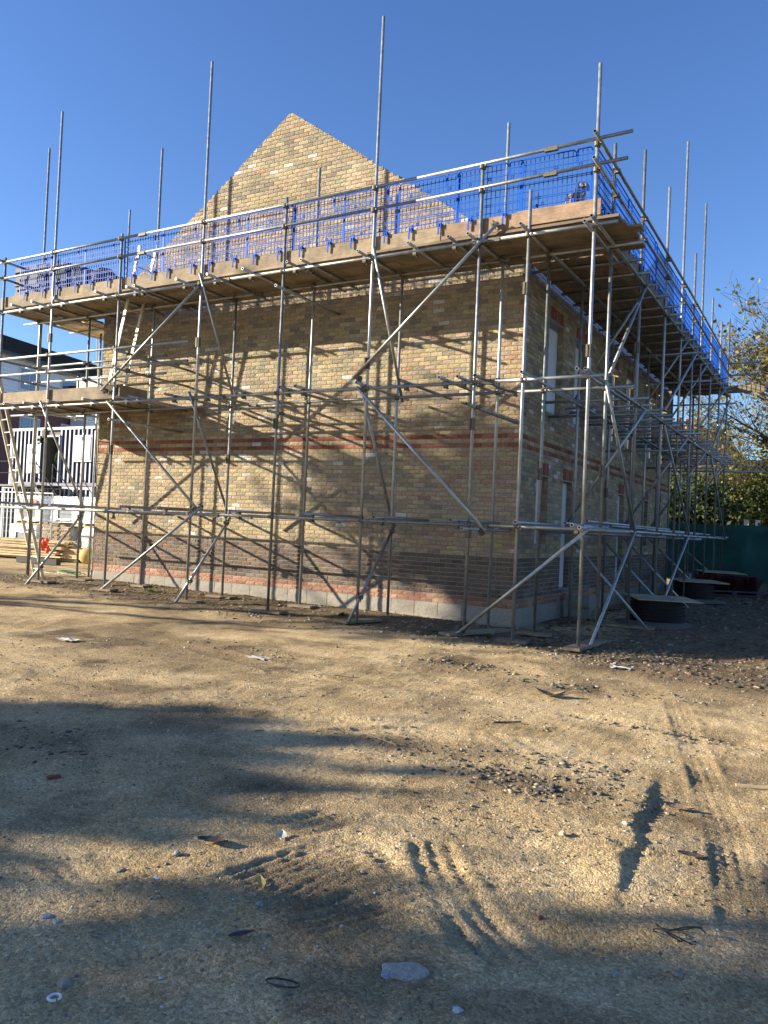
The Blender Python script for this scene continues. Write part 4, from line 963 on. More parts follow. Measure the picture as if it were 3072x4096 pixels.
# green netted fence
NET = mat('green_debris_netting', (.010, .085, .068), .7, noise=.6, nscale=1.3, bump=.5, bscale=3)
fe = empty('netted_fence', 'dark green debris netting on a chain link fence behind the scaffold', 'fence', (0, 14.6, 0))
mb = MB(); x = -6.; V = []; n_ = 120
for k in range(n_+1):
    xx = -6+k*.2; b_ = .03*math.sin(xx*2.1)+.02*math.sin(xx*5.3); zt = 1.71+.025*math.sin(xx*1.1)+.015*math.sin(xx*3.7)
    V += [(xx, b_, .0), (xx, b_*1.5+.02*math.sin(xx*9), .9), (xx, b_*.4, zt)]
mb.add(V, [(3*k+j, 3*k+3+j, 3*k+4+j, 3*k+1+j) for k in range(n_) for j in (0, 1)]); part('netting', mb, NET, fe, True)
mb = MB(); k = -6.
while k < 18:
    mb.tube((k, -.05, .1), (k+1.45, -.05, 1.60), .0025, 4, caps=False); mb.tube((k+1.45, -.055, .1), (k, -.055, 1.60), .0025, 4, caps=False); k += .09
part('chain_link', mb, mat('green_wire', (.02, .09, .07), .5), fe, kind='stuff')
for k in range(9): mb = MB(); mb.tube((-5.5+k*2.6, .08, 0), (-5.5+k*2.6, .08, 1.85), .03, 8); part('post', mb, mat('dark_post', (.03, .05, .045), .6), fe)
mb = MB(); mb.tube((-6, .05, 1.73), (18, .05, 1.75), .012, 6); part('top_wire', mb, MATS['dark_post'], fe)
fe.location.z = gh(3, 14.6)-.02-.0

# ------------------------------------------------------------------ trees
BARK = mat('bark', (.075, .06, .045), .95, noise=.35, nscale=12, bump=.8, bscale=25)
LEAFM = None
def leafmat():
    m = bpy.data.materials.new('foliage'); m.use_nodes = True; t = m.node_tree; b = t.nodes['Principled BSDF']; a = t.nodes.new('ShaderNodeAttribute'); a.attribute_name = 'col'
    t.links.new(a.outputs['Color'], b.inputs['Base Color']); b.inputs['Roughness'].default_value = .6
    tr = t.nodes.new('ShaderNodeBsdfTranslucent'); t.links.new(a.outputs['Color'], tr.inputs['Color']); mx = t.nodes.new('ShaderNodeMixShader'); mx.inputs[0].default_value = .45
    t.links.new(b.outputs[0], mx.inputs[1]); t.links.new(tr.outputs[0], mx.inputs[2]); t.links.new(mx.outputs[0], t.nodes['Material Output'].inputs['Surface']); return m
LEAFM = leafmat()
def tree(name, label, cat, base, height, spread, nleaf, pal, seed, trunk_r=.16, leaf=.07, levels=4, first=.25, bias=(0, 0), clump=.35, group=None, nb=4, crown_r=99, crown_z=(0, 99)):
    e = empty(name, label, cat, base, group); rr = random.Random(seed); mb = MB(); tips = []
    def grow(p, d, L_, r_, lv):
        n_ = 4; q_ = p; dd = d
        for k in range(n_):
            dd = (dd+Vector((rr.uniform(-.16, .16), rr.uniform(-.16, .16), rr.uniform(-.05, .12)))+Vector((bias[0], bias[1], 0))*.05).normalized(); nq = q_+dd*(L_/n_); ra = r_*(1-.45*k/n_); rb = r_*(1-.45*(k+1)/n_)
            if math.hypot(nq.x, nq.y) > crown_r or nq.z > crown_z[1]: return
            mb.tube(q_, nq, max(ra, .007), 6 if lv < 2 else 4, r2=max(rb, .006), caps=False); q_ = nq
            if lv >= levels-2 and q_.z > crown_z[0]: tips.append((q_, lv))
            if lv < levels and (k > 0 or lv > 0):
                for _ in range(nb-2 if lv == 0 else rr.choice((1, 1, 2))):
                    a = rr.uniform(0, math.tau); el = rr.uniform(.15, .75) if lv == 0 else rr.uniform(-.15, .7)
                    sd = Vector((math.cos(a)*math.cos(el)+bias[0]*.5, math.sin(a)*math.cos(el)+bias[1]*.5, math.sin(el))).normalized(); sd = (sd*.8+dd*.45).normalized()
                    grow(q_, sd, L_*rr.uniform(.5, .72)*(spread if lv == 0 else 1), rb*.62, lv+1)
    grow(Vector((0, 0, -.1)), Vector((rr.uniform(-.06, .06), rr.uniform(-.06, .06), 1)), height*.58, trunk_r, 0)
    part('trunk', mb, BARK, e)
    rs = np.random.RandomState(seed); tp = np.array([t[0][:] for t in tips]); idx = rs.randint(0, len(tp), nleaf)
    C_ = tp[idx]+rs.randn(nleaf, 3)*clump*np.array([1, 1, .8]); u = rs.randn(nleaf, 3); u /= np.linalg.norm(u, axis=1)[:, None]; v = np.cross(u, rs.randn(nleaf, 3)); v /= np.linalg.norm(v, axis=1)[:, None]; wv = np.cross(u, v)
    s = leaf*(.6+.8*rs.rand(nleaf, 1))
    P0 = C_-u*s; P1 = C_+v*s*.62+wv*s*.12; P2 = C_+u*s*1.15; P3 = C_-v*s*.62+wv*s*.12; P1b = C_+u*s*.35+v*s*.85; P3b = C_+u*s*.35-v*s*.85
    Vv = np.stack([P0, P1, P1b*.5+P1*.5, P2, P3b*.5+P3*.5, P3], 1).reshape(-1, 3)
    Fc = (np.array([[0, 1, 2, 3], [0, 3, 4, 5]])[None]+np.arange(nleaf)[:, None, None]*6).reshape(-1, 4).astype('i')
    me = bpy.data.meshes.new('crown'); me.vertices.add(len(Vv)); me.vertices.foreach_set('co', Vv.astype('f').ravel()); me.loops.add(Fc.size); me.loops.foreach_set('vertex_index', Fc.ravel())
    me.polygons.add(len(Fc)); me.polygons.foreach_set('loop_start', np.arange(0, Fc.size, 4, dtype='i')); me.update(calc_edges=True)
    pa = np.array(pal); cl = pa[(idx*7+rs.randint(0, 3, nleaf)) % len(pa)]*(.7+.6*rs.rand(nleaf, 1)); at = me.color_attributes.new('col', 'FLOAT_COLOR', 'POINT')
    at.data.foreach_set('color', np.repeat(np.concatenate([cl, np.ones((nleaf, 1))], 1), 6, 0).astype('f').ravel()); me.materials.append(LEAFM)
    o = link('crown', me, e); o['kind'] = 'stuff'; return e
YG = [(.22, .20, .03), (.30, .22, .035), (.12, .14, .025), (.08, .10, .02), (.34, .2, .05), (.16, .16, .03)]
DG = [(.035, .06, .015), (.05, .08, .02), (.025, .045, .012), (.09, .11, .02)]
def atZ(x, y, Z): d = np.array(fw)+((x-1536)/F)*np.array(rt)-((y-2048)/F)*np.array(up); return CAM+d*Z
p = atZ(3400, 2200, 26); tree('maple_tree', 'large maple with sparse yellow autumn leaves reaching in at the right edge', 'tree', (p[0], p[1], .1), 9.0, 1.05, 11000, YG, 24, .26, .07, 5, bias=(-.15, -.1), clump=.14, nb=5)
p = atZ(2890, 2200, 33); tree('young_tree', 'bare twiggy tree between the scaffold and the tiled house', 'tree', (p[0], p[1], .1), 7.2, .8, 900, YG, 9, .07, .06, 4, clump=.25)
p = atZ(2745, 2200, 36); tree('young_tree', 'thin bare tree seen through the scaffold below the top deck', 'tree', (p[0], p[1], .1), 8.2, .7, 500, YG, 19, .06, .06, 4, clump=.25)
p = atZ(2850, 2170, 31); tree('sycamore_shrub', 'dark green leafy shrub rising over the netted fence', 'shrub', (p[0], p[1], .2), 3.9, .9, 9000, DG, 12, .06, .08, 3, clump=.42)
p = atZ(2640, 2170, 31); tree('sycamore_shrub', 'dark green bush half hidden behind the far end of the brick wall', 'shrub', (p[0], p[1], .2), 2.6, .9, 6000, DG, 13, .05, .08, 3, clump=.4)
for px, h_, lab, sd in ((2880, 4.3, 'yellow green climbing shrub in front of the tiled house', 31), (2970, 5.0, 'yellow green shrub mass right of the tiled house', 32), (3090, 4.9, 'olive green shrub at the right edge above the fence', 33), (2900, 3.4, 'low pale green bush just above the netted fence', 34)):
    p = atZ(px, 2170, 37 if h_ > 4 else 34); tree('hedge_shrub', lab, 'shrub', (p[0], p[1], .2), h_, .9, 9000, YG[2:4]+YG[:1]+YG[5:]+DG, sd, .05, .065, 3, clump=.45)
# trees outside the frame, towards the sun, whose shade falls across the yard and the wall
G_ = 'roadside trees left of the yard'
tree('roadside_tree', 'small roadside tree with a dense low crown, left of the yard', 'tree', (-18, -19.35, 0), 10.5, .8, 13000, YG, 51, .14, .15, 4, clump=.35, group=G_, crown_r=1.15, crown_z=(3, 5.95))
tree('roadside_tree', 'tall roadside tree nearest the camera side, left of the yard', 'tree', (-15, -22.2, 0), 12, .8, 15000, YG, 53, .2, .15, 4, clump=.5, group=G_, crown_r=2.2, crown_z=(4, 10))
tree('roadside_tree', 'broad roadside tree nearest the site huts', 'tree', (-24.5, -13.3, 0), 15.5, .8, 6500, YG, 52, .2, .13, 4, clump=.5, group=G_, crown_r=2.3, crown_z=(8, 13.2))

# ------------------------------------------------------------------ houses at the right
ROOFT = mat('weathered_tile', (.10, .085, .065), .9, noise=.4, nscale=2)
RBR = mat('red_house_brick', (.30, .11, .07), .9, col2=(.2, .075, .05), nscale=9)
WHT = mat('white_paint', (.75, .74, .7), .6, noise=.06, nscale=2)
GLS = mat('window_glass', (.03, .045, .07), .08, spec=.8)
TERR = mat('terracotta', (.42, .14, .08), .8, noise=.2, nscale=5)
a = atZ(2560, 1712, 46); b = atZ(2905, 1712, 46); hx = Vector((b[0]-a[0], b[1]-a[1], 0)); Lh = hx.length; hx.normalize(); hn = Vector((hx.y, -hx.x, 0))   # towards camera
e = empty('tiled_house', 'old house with mossy tiled roof and clay chimney pots seen through the scaffold', 'house', (a[0], a[1], 0))
rot_h = math.atan2(hx.y, hx.x); e.rotation_euler = (0, 0, rot_h)
mb = MB(); mb.box(0, Lh-.3, -3.4, 3.4, -.2, 5.0); part('wall', mb, RBR, e)
mb = MB(); 
for k in range(26):
    t0, t1 = k/26, (k+1)/26; y0, y1 = -3.8+3.8*t0, -3.8+3.8*t1+.04; z0, z1 = 4.9+2.85*t0, 4.9+2.85*t1
    n_ = 34
    for j in range(n_): xa = Lh*j/n_; mb.obox((xa+.01, y0, z0+.02*(j % 2)), (Lh/n_-.015, 0, 0), (0, y1-y0, z1-z0), (0, -.02, .03))
mb.obox((0, 3.8, 4.9), (Lh, 0, 0), (0, -3.8, 2.85), (0, 0, .04)); part('roof', mb, ROOFT, e, kind='stuff')
mb = MB(); mb.tube((0, 0, 7.8), (Lh, 0, 7.8), .11, 8); part('ridge', mb, TERR, e)
mb = MB(); mb.box(Lh*.30, Lh*.72, -.35, .35, 7.2, 8.05); ch = part('chimney', mb, RBR, e)
for k in range(4): mb = MB(); xx = Lh*(.34+.11*k); mb.tube((xx, 0, 8.05), (xx, 0, 8.5), .15, 10, r2=.12); mb.tube((xx, 0, 8.4), (xx, 0, 8.46), .16, 10); part('chimney_pot', mb, TERR, ch)
for k in range(3):
    f_ = MB(); xx = Lh*(.15+.28*k); f_.box(xx, xx+.9, -3.45, -3.38, 1.1, 2.5); wf = part('window', f_, WHT, e); g_ = MB(); g_.box(xx+.07, xx+.83, -3.47, -3.452, 1.18, 2.42); part('pane', g_, GLS, wf)
p = atZ(3040, 2100, 52); e = empty('white_house', 'white painted house wall glimpsed through the maple branches at the right', 'house', (p[0], p[1], 0), rz=.35)
mb = MB(); mb.box(-2.6, 8, -.2, 6, 0, 5.2); part('wall', mb, WHT, e); mb = MB(); mb.obox((-2.9, -.6, 5.1), (11, 0, 0), (0, 3.6, 2.0), (0, 0, .1)); mb.obox((-2.9, 6.4, 5.1), (11, 0, 0), (0, -3.4, 2.0), (0, 0, .1)); part('roof', mb, ROOFT, e)
for k in range(3): mb = MB(); mb.box(-1.2+k*2.4, -.2+k*2.4, -.26, -.21, 1.2, 2.6); part('window', mb, GLS, e)
for k, (px, lab) in enumerate(((2985, 'timber fence post nearest the shrubs behind the green netting'), (3030, 'timber fence post further right behind the green netting'))):
    p = atZ(px, 2120, 30); mb = MB(); mb.box(-.08, .08, -.08, .08, 0, 2.35); tag(link('fence_post', mb.mesh('fence_post', WHT), None, (p[0], p[1], 0)), 'pale '+lab, 'post')

# ------------------------------------------------------------------ left background
# apartment block
DBR = mat('dark_facade_brick', (.24, .10, .08), .9, col2=(.15, .065, .055), nscale=14)
CLAD = mat('white_cladding', (.78, .80, .82), .5, noise=.04, nscale=3)
DROOF = mat('dark_roof_tile', (.022, .025, .026), .85, noise=.3, nscale=3)
a = Vector((-36.5, 8.0, 0)); b = Vector((-37.5, 24.5, 0)); 
# facade runs roughly along +Y, seen obliquely; build in local x=along facade, -y = outwards
al = Vector((-1.9, 8.1, 0)).normalized()
o0 = Vector(atZ(-250, 2048, 40.5)[:]); o0.z = 0
rz = math.atan2(al.y, al.x)
e = empty('apartment_block', 'three storey block with dark brick, white boarded top floor and black tiled roof', 'building', o0, rz=rz)
LN = 22.; eave = 10.3
mb = MB(); mb.box(-.1, LN, 0, 9, -.2, 8.0); part('wall', mb, DBR, e)
mb = MB(); mb.box(-.1, LN, .1, 9, 8.0, eave); part('upper_wall', mb, CLAD, e)
z = 8.0
while z < eave-.05: mb = MB(); mb.obox((-.1, -.02, z), (LN+.1, 0, 0), (0, .045, 0), (0, .03, .20)); part('cladding_board', mb, CLAD, e); z += .205
mb = MB(); k = 0
while k < 24:
    t0 = k/24; y0 = -.5+5.2*t0; z0 = eave-.15+2.3*t0; mb.obox((-.5, y0, z0), (LN+.8, 0, 0), (0, .24, .06), (0, -.01, .04)); mb.obox((-.5, y0, z0-.05), (LN+.8, 0, 0), (0, .24, .1), (0, 0, .02)); k += 1
mb.obox((-.5, 9.6, eave-.15), (LN+.8, 0, 0), (0, -4.9, 2.3), (0, 0, .05)); part('roof', mb, DROOF, e)
mb = MB(); mb.box(-.5, LN+.3, -.56, -.42, eave-.28, eave-.12); part('gutter', mb, mat('black_gutter', (.015, .015, .017), .4), e)
def win(xx, z0, w_, h_, blue=False):
    f_ = MB(); f_.box(xx, xx+w_, -.10, .02, z0, z0+h_); wf = part('window', f_, WHT, e)
    for q_ in (0, 1): g_ = MB(); g_.box(xx+.07+q_*(w_/2-.02), xx+w_/2-.05+q_*(w_/2-.02), -.13, -.105, z0+.08, z0+h_-.08); part('pane', g_, mat('sky_glass', (.10, .16, .26), .06, spec=1), wf)
for k in range(6):
    xx = 1.6+3.5*k; win(xx, 8.35, 1.5, 1.3); win(xx+.2, 5.6, 1.6, 1.3); win(xx, 2.5, 1.6, 1.4)
# projecting bays (grey boarded gables)
for xx in (9.5, 16.0):
    mb = MB(); mb.box(xx, xx+3.0, -1.1, -.15, 6.4, 9.1); part('bay_wall', mb, CLAD, e)
    z = 6.42
    while z < 9.0: mb = MB(); mb.box(xx-.02, xx+3.02, -1.135, -1.10, z, z+.19); part('cladding_board', mb, CLAD, e); z += .205
    mb = MB(); mb.box(xx-.3, xx+3.3, -1.5, -.1, 9.1, 9.28); part('bay_roof', mb, DROOF, e)
    f_ = MB(); f_.box(xx+.9, xx+2.3, -1.2, -1.14, 7.2, 8.5); wf = part('window', f_, WHT, e); g_ = MB(); g_.box(xx+1.0, xx+2.2, -1.225, -1.205, 7.3, 8.4); part('pane', g_, MATS['sky_glass'], wf)

# containers
CBL = mat('container_navy', (.018, .022, .085), .5, noise=.15, nscale=3)
CWH = mat('container_trim_and_highlight', (.27, .30, .34), .5, noise=.1, nscale=4)
def container(x, y, z, label, door=False, Lc=6.06):
    e = empty('site_container', label, 'container', (x, y, z), 'navy site containers stacked two high'); H = 2.59
    mb = MB(); n_ = int(Lc/.28); w_ = (Lc-.3)/n_
    skip = (lambda xx: door and 2.45 < xx < 3.35)
    for k in range(n_):
        xa = .15+k*w_
        if skip(xa+w_/2): continue
        pr = [(xa, 0), (xa+w_*.30, 0), (xa+w_*.5, .07), (xa+w_*.8, .07), (xa+w_, 0)]
        V = [(px_, py_, zz) for zz in (.15, H-.12) for px_, py_ in pr]
        # sun highlights on the ribs are painted as separate pale strips over navy
        mb.add(V, [(i_, i_+1, i_+6, i_+5) for i_ in range(4)])
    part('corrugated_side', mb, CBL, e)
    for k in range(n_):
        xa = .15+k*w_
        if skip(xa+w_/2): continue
        mb = MB(); mb.box(xa-.01, xa+w_*.30, -.012, -.002, .15, H-.12); part('rib_highlight', mb, CWH, e)
    mb = MB(); mb.box(0, .15, -.03, .15, 0, H); mb.box(Lc-.15, Lc, -.03, .15, 0, H); mb.box(.15, Lc-.15, -.03, .1, H-.12, H); part('trim', mb, CWH, e)
    mb = MB(); mb.box(.15, Lc-.15, -.03, .1, 0, .15); part('base_rail', mb, CBL, e)
    mb = MB(); mb.box(.02, Lc-.02, .12 if not door else .9, 2.4, .02, H-.02); 
    if door: mb.box(.02, 2.4, .12, .9, .02, H-.02); mb.box(3.4, Lc-.02, .12, .9, .02, H-.02); mb.box(2.4, 3.4, .1, .9, 2.25, H-.02)
    part('container_body', mb, mat('container_inside', (.12, .11, .09), .8) if door else CBL, e)
    return e
container(-29.3, 11.2, 0.02, 'lower navy container with painted-in sunlit ribs, mostly hidden behind wrapped block packs')
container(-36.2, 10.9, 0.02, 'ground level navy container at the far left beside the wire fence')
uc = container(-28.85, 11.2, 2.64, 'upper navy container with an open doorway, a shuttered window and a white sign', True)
mb = MB(); mb.box(2.40, 2.46, -.06, .05, .05, 2.2); mb.box(3.38, 3.44, -.06, .05, .05, 2.2); mb.box(2.40, 3.44, -.06, .05, 2.16, 2.24); part('door_frame', mb, CWH, uc)
mb = MB(); mb.box(4.35, 5.55, -.09, -.03, 1.05, 2.2); mb.box(4.42, 4.93, -.11, -.09, 1.12, 2.13); mb.box(4.97, 5.48, -.11, -.09, 1.12, 2.13); part('window_shutter', mb, CWH, uc)
mb = MB(); mb.box(1.25, 2.15, -.05, -.025, .55, 1.85); sg = part('sign', mb, mat('sign_white', (.62, .64, .68), .5), uc)
for txt, zz, sz in (('MAS', 1.55, .40), ('INST', .98, .30)):
    o = link('lettering', textmesh(txt, sz, mat('sign_navy', (.03, .04, .12), .5)), sg, (1.7, -.056, zz)); o.rotation_euler = (R(90), 0, 0)
mb = MB(); mb.box(2.1, 2.3, -.2, -.03, 1.9, 2.2); mb.tube((2.2, -.22, 2.0), (2.2, -.08, 2.1), .07, 8); part('flood_lamp', mb, MATS['black_rubber'], uc)
# stair and landing
DST = mat('dark_steel', (.03, .032, .04), .5, .4)
e = empty('access_stair', 'dark steel stair and landing rising to the open container doorway', 'stair', (-28.6, 11.1, 0))
mb = MB(); mb.box(0, 3.6, -1.3, -.05, 2.52, 2.60); part('landing', mb, DST, e)
for k in range(9): mb = MB(); mb.box(3.62+k*.27, 3.92+k*.27, -1.3, -.5, 2.36-k*.26, 2.40-k*.26); part('tread', mb, DST, e)
for yy in (-1.32, -.48):
    mb = MB(); mb.obox((3.5, yy, 2.4), (2.6, 0, -2.45), (0, .04, 0), (0, 0, .2)); part('stringer', mb, DST, e)
    mb = MB(); mb.path([(3.5, yy, 3.55), (6.0, yy, 1.15)], .022, 6); mb.path([(3.5, yy, 3.05), (6.0, yy, .65)], .018, 6); mb.path([(3.5, yy, 2.5), (3.5, yy, 3.55)], .022, 6); mb.path([(4.7, yy, 1.2), (4.7, yy, 2.4)], .022, 6); part('handrail', mb, DST, e)
mb = MB(); mb.path([(0, -1.3, 2.6), (0, -1.3, 3.6), (2.3, -1.3, 3.6), (2.3, -1.3, 2.6)], .022, 6); mb.path([(0, -1.3, 3.1), (2.3, -1.3, 3.1)], .018, 6); part('handrail', mb, DST, e)
for xx in (.05, 3.5): mb = MB(); mb.box(xx, xx+.08, -1.3, -1.22, 0, 2.52); part('leg', mb, DST, e)

# person in doorway (skin modifier body)
def person(loc, rz, label):
    e = empty('person', label, 'person', loc, rz=rz)
    vs = [((0, 0, .95), .15), ((0, 0, 1.2), .15), ((0, .0, 1.42), .16), ((0, 0, 1.52), .06), ((0, .01, 1.62), .095), ((0, .01, 1.72), .09),
          ((-.10, 0, .88), .10), ((-.11, .02, .5), .07), ((-.12, 0, .1), .05), ((-.12, -.14, .05), .045), ((.10, 0, .88), .10), ((.12, -.03, .5), .07), ((.12, 0, .1), .05), ((.12, -.14, .05), .045),
          ((-.21, 0, 1.40), .065), ((-.26, .02, 1.12), .05), ((-.22, -.16, .95), .035), ((-.2, -.24, .93), .03), ((.21, 0, 1.40), .065), ((.27, .02, 1.12), .05), ((.24, -.12, .93), .035), ((.23, -.20, .90), .03)]
    ed = [(0, 1), (1, 2), (2, 3), (3, 4), (4, 5), (0, 6), (6, 7), (7, 8), (8, 9), (0, 10), (10, 11), (11, 12), (12, 13), (2, 14), (14, 15), (15, 16), (16, 17), (2, 18), (18, 19), (19, 20), (20, 21)]
    me = bpy.data.meshes.new('body'); me.from_pydata([v for v, _ in vs], ed, []); o = bpy.data.objects.new('body', me); COL.objects.link(o)
    sk = o.modifiers.new('s', 'SKIN'); ss = o.modifiers.new('d', 'SUBSURF'); ss.levels = 2; ss.render_levels = 2
    for i_, (_, r_) in enumerate(vs): me.skin_vertices[0].data[i_].radius = (r_, r_*.8)
    me.skin_vertices[0].data[0].use_root = True
    dg = bpy.context.evaluated_depsgraph_get(); m2 = bpy.data.meshes.new_from_object(o.evaluated_get(dg)); bpy.data.objects.remove(o)
    trs = mat('dark_trousers', (.02, .022, .03), .8); vst = mat('hi_vis_vest', (.16, .22, .05), .6); skn = mat('skin', (.45, .27, .19), .6); rfl = mat('reflective_tape', (.6, .6, .58), .4)
    m2.materials.clear(); [m2.materials.append(m_) for m_ in (trs, vst, skn, rfl)]
    for pl in m2.polygons:
        c = pl.center; z = c.z; ax_ = abs(c.x)
        pl.material_index = 2 if (z > 1.50 or (z < .97 and ax_ > .19 and c.y < -.10 and z > .8)) else (3 if (1.05 < z < 1.10 or 1.22 < z < 1.26) and ax_ < .22 else (1 if z > .92 else 0)); pl.use_smooth = True
    link('body', m2, e)
    mb = MB(); n_ = 12
    for j in range(4):
        a0, a1 = j/4*math.pi/2, (j+1)/4*math.pi/2; mb.tube((0, 0, 1.74+.12*math.sin(a0)), (0, 0, 1.74+.12*math.sin(a1)), .135*math.cos(a0), n_, r2=max(.01, .135*math.cos(a1)), caps=False)
    mb.box(-.09, .09, -.2, -.10, 1.735, 1.75); part('hard_hat', mb, WHT, e, True)
person((-28.85+2.95, 11.62, 2.70), R(200), 'person in a hi vis vest and white hard hat standing in the container doorway')

# wrapped block packs
WRAP = mat('shrink_wrap', (.62, .64, .66), .35, noise=.12, nscale=6, bump=1.0, bscale=9)
BLKG = mat('aerated_block', (.28, .30, .32), .9, noise=.1, nscale=8)
REDL = mat('label_red', (.5, .05, .03), .5)
def pack(x, y, z, label, rz, txt, seed, dx=1.1, h_=.98):
    e = empty('block_pack', label, 'block pack', (x, y, z), 'white wrapped packs of building blocks', rz); rr = random.Random(seed)
    mb = MB()
    for k in range(3): mb.box(.02, dx-.02, .02, .9, .11+k*.285, .11+k*.285+.275)
    part('blocks', mb, BLKG, e)
    mb = MB(); mb.box(0, dx, 0, .92, 0, .03); [mb.box(q_, q_+.1, 0, .92, .03, .09) for q_ in (.02, dx/2-.05, dx-.12)]; part('pallet', mb, BOARDY, e)
    mb = MB(); n_ = 8; V = []; Fs = []
    loop = [(0, 0), (dx, 0), (dx, .92), (0, .92)]
    ring = []
    for q_ in range(4):
        (xa, ya), (xb, yb) = loop[q_], loop[(q_+1) % 4]
        for k in range(n_): t = k/n_; ring.append((xa+(xb-xa)*t, ya+(yb-ya)*t))
    L_ = 6
    for j in range(L_+1):
        for (xx, yy) in ring:
            ox, oy = (xx-dx/2), (yy-.46); s_ = 1+rr.uniform(-.006, .03)-(.05 if j == L_ else 0); V.append((dx/2+ox*s_, .46+oy*s_, .10+(h_-.10)*j/L_+rr.uniform(-.02, .02)))
    m_ = len(ring)
    for j in range(L_):
        for k in range(m_):
            # the film is torn open in the middle of the front
            if k < n_ and 2 <= k <= 5 and 1 <= j <= 3 and seed % 3 != 0: continue
            Fs.append((j*m_+k, j*m_+(k+1) % m_, (j+1)*m_+(k+1) % m_, (j+1)*m_+k))
    Fs.append(tuple(L_*m_+k for k in range(m_))); mb.add(V, Fs); part('wrapping', mb, WRAP, e)
    if txt:
        mb = MB(); mb.box(dx*.30, dx*.82, -.045, -.038, h_-.30, h_-.12); lb = part('printed_band', mb, REDL, e)
        o = link('lettering', textmesh('THERMALITE', .10, WHT), lb, (dx*.56, -.048, h_-.21)); o.rotation_euler = (R(90), 0, 0)
for i_, (x, y, z, rz_, tx_, lab) in enumerate((
    (-20.6, 5.7, 1.03, .12, 1, 'upper left wrapped block pack with red lettering'), (-20.7, 5.6, .03, .1, 0, 'bottom left wrapped block pack under the red lettered one'),
    (-19.2, 5.8, .03, .08, 1, 'bottom middle wrapped block pack with red lettering behind the brick pallet'), (-18.95, 5.9, 1.03, .1, 0, 'upper middle wrapped block pack with loose film'),
    (-17.6, 6.1, .03, .12, 0, 'bottom right wrapped block pack next to the building'), (-17.6, 6.1, 1.03, .08, 0, 'upper right wrapped block pack with folded film'))):
    pack(x, y, z, lab, rz_, tx_, i_+1, 1.25)
# brick pallet
e = empty('brick_pallet', 'pallet of buff facing bricks under torn film in front of the wrapped packs', 'brick pallet', (-17.9, 4.75, .02), rz=.1); rr = random.Random(8)
mb = MB(); mb.box(-.1, .85, -.05, .75, 0, .1); part('pallet', mb, BOARDY, e)
stk = []
for q_ in range(6): mb = MB(); v, f = brick_geo(.21, .066, rr, .10); c = pick(YEL, rr); mb.add(v, f, c); mb.box(-.104, .104, .008, .10, -.032, .032, c); stk.append(mb.mesh('brick', BRICK))
for k in range(14):
    for j in range(3):
        for d2 in (0, .5):
            o = link('brick', stk[rr.randrange(6)], e, (.14+j*.225+(.05 if k % 2 else 0)+rr.uniform(-.01, .01), .0+d2+rr.uniform(-.015, .015), .14+k*.073)); o.rotation_euler = (0, 0, rr.uniform(-.05, .05))
mb = MB(); mb.add([(.0+.75*(i_/4), -.08+.8*(j_/3), 1.16+rr.uniform(-.02, .05)) for j_ in range(4) for i_ in range(5)], [(j_*5+i_, j_*5+i_+1, j_*5+i_+6, j_*5+i_+5) for j_ in range(3) for i_ in range(4)]); part('film', mb, WRAP, e)
# timber stacks
def timber(x, y, rz_, nL, wdt, layers, L_, label, seed, m=BOARDY, step=.05):
    e = empty('timber_stack', label, 'timber stack', (x, y, 0.0), rz=rz_); rr = random.Random(seed); mbs = {}
    for k in range(layers):
        for j in range(nL):
            sh = rr.uniform(-.25, .12); key = (rr.randrange(4))
            if key not in mbs: mb = MB(); mb.box(0, L_+rr.uniform(-.3, .2), 0, wdt-.008, 0, step-.008); mbs[key] = mb.mesh('plank', m)
            o = link('plank', mbs[key], e, (sh, j*wdt, .10+k*step)); o.rotation_euler = (0, rr.uniform(-.004, .004), rr.uniform(-.01, .01))
    for q_ in (.6, L_-1.0): mb = MB(); mb.box(q_, q_+.1, -.05, nL*wdt+.05, 0, .1); part('bearer', mb, BOARD, e)
timber(-20.1, 3.1, .16, 6, .15, 10, 4.6, 'long stack of pale yellow timber planks lying in front of the wrapped packs', 2)
timber(-15.9, 3.95, .1, 4, .2, 6, 1.6, 'short stack of planks and offcuts beside the left end of the brick wall', 4)
# dark beam, wire fence, bucket, bag, orange netting
mb = MB(); mb.box(0, 1.6, 0, .16, 0, .16); tag(link('railway_sleeper', mb.mesh('railway_sleeper', mat('tarred_wood', (.03, .026, .022), .8)), None, (-15.75, 2.35, gh(-15.7, 2.4)+.01), .05), 'dark tarred timber baulk on the ground before the plank stack', 'timber baulk')
e = empty('mesh_fence_panel', 'temporary wire mesh fence panel at the far left before the planks', 'fence panel', (-23.5, 3.6, 0.05), rz=.12)
mb = MB(); 
for a_, b_ in (((0, 0, .1), (0, 0, 2.0)), ((6.6, 0, .1), (6.6, 0, 2.0)), ((0, 0, .12), (6.6, 0, .12)), ((0, 0, 2.0), (6.6, 0, 2.0))): mb.tube(a_, b_, .021, 8)
part('frame', mb, STEEL, e)
mb = MB()
for k in range(1, 9): mb.tube((0, 0, .12+k*.21), (6.6, 0, .12+k*.21), .004, 4)
for k in range(1, 66): mb.tube((k*.1, 0, .12), (k*.1, 0, 2.0), .002, 4, caps=False)
part('wire_mesh', mb, STEEL, e, kind='stuff')
e = empty('orange_sack', 'crumpled bright orange netting sack hanging on the plank stack', 'sack', (-15.9, 3.35, .45)); rr = random.Random(3); mb = MB()
for k in range(9): c = (rr.uniform(-.2, .2), rr.uniform(-.05, .05), rr.uniform(-.28, .3)); c = (c[0]*.6, c[1], c[2]*.6); mb.add([(c[0]+p_[0]*.09*rr.uniform(.6, 1.2), c[1]+p_[1]*.08, c[2]+p_[2]*.11*rr.uniform(.6, 1.2)) for p_ in ICO_V], [tuple(f) for f in ICO_F])
part('sack_cloth', mb, mat('orange_net', (.75, .07, .02), .7, noise=.4, nscale=15), e)
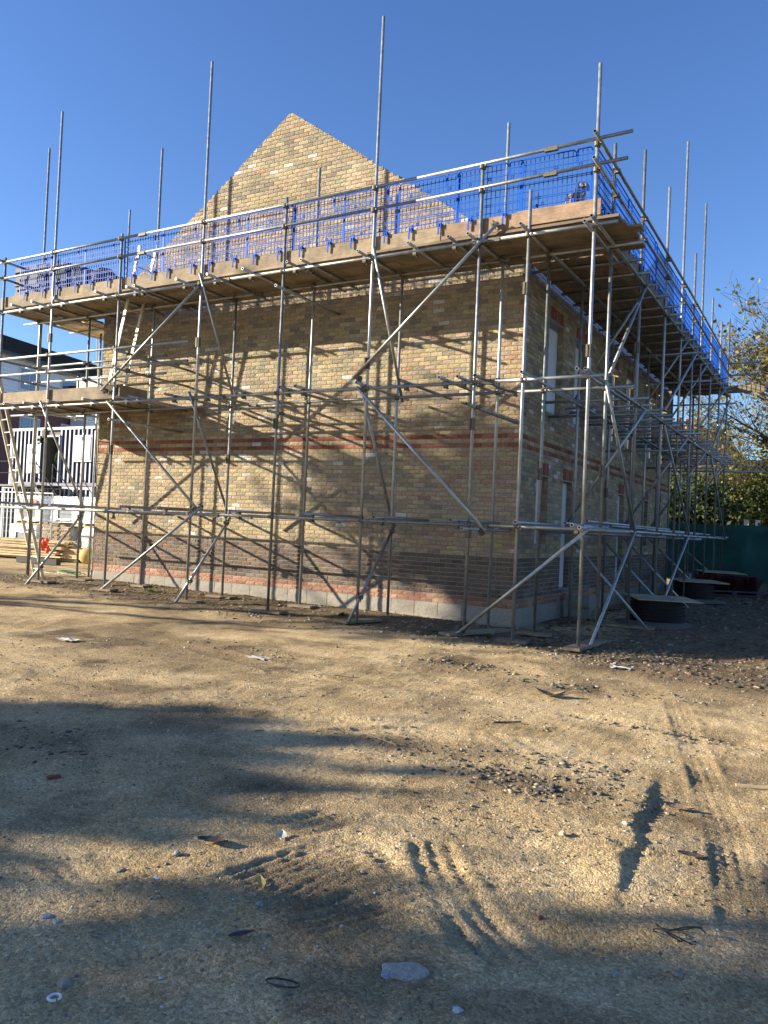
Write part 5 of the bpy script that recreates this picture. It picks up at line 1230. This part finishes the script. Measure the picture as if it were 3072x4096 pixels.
e = empty('bucket', 'white plastic bucket on the planks next to the wall end', 'bucket', (-14.75, 4.05, .42)); mb = MB(); mb.tube((0, 0, 0), (0, 0, .26), .12, 16, r2=.14); mb.tube((0, 0, .25), (0, 0, .27), .15, 16); part('tub', mb, WHT, e, True)
mb = MB(); mb.path([(.14*math.cos(a_), 0, .26+.1*math.sin(a_)) for a_ in np.linspace(0, math.pi, 8)], .004, 5); part('handle', mb, STEEL, e)
mb = MB(); rr = random.Random(4); mb.add([(p_[0]*.36*rr.uniform(.85, 1.1), p_[1]*.3, .26+p_[2]*.28*rr.uniform(.8, 1.1)) for p_ in ICO_V], [tuple(f) for f in ICO_F]); tag(link('yellow_bag', mb.mesh('yellow_bag', mat('yellow_sacking', (.45, .32, .10), .9, noise=.3, nscale=8, bump=.8, bscale=14), True), None, (-13.9, 3.3, gh(-14, 3.3))), 'bulging yellow sack on the ground beside the wall end', 'sack')
rock('brick_rubble', 30, 2190, .0001, (.2, .08, .05), 'x', 'rubble') if False else None

# weeds at the wall foot
WEED = [(.06, .11, .02), (.09, .15, .03), (.12, .16, .04)]
def weed(x, y, s, label, seed):
    rr = random.Random(seed); mb = MB()
    for k in range(34):
        a = rr.uniform(0, math.tau); l = s*rr.uniform(.4, 1); d = Vector((math.cos(a), math.sin(a), rr.uniform(.3, 1.4))).normalized()*l; sd = Vector((-math.sin(a), math.cos(a), 0))*s*.14; c = rr.choice(WEED)
        b0 = Vector((rr.uniform(-s, s), rr.uniform(-s, s), 0))*.6; mb.add([b0, b0+d*.6+sd, b0+d, b0+d*.6-sd], [(0, 1, 2, 3)], c)
    me = mb.mesh('weed', LEAFM); tag(link('weed', me, None, (x, y, gh(x, y))), label, 'weed')
weed(-6.95, -1.05, .10, 'bright green weed tuft growing right of the long brace foot at left', 1)
weed(-2.6, -1.0, .10, 'low green weeds in the rubble near the middle of the wall', 2)
weed(.15, -1.35, .09, 'small weed by the sole board at the building corner', 3)
weed(1.05, -1.5, .09, 'grass tuft between the two poles at the building corner', 4)
weed(-.6, -1.6, .08, 'weed beside the long sole board before the corner', 5)
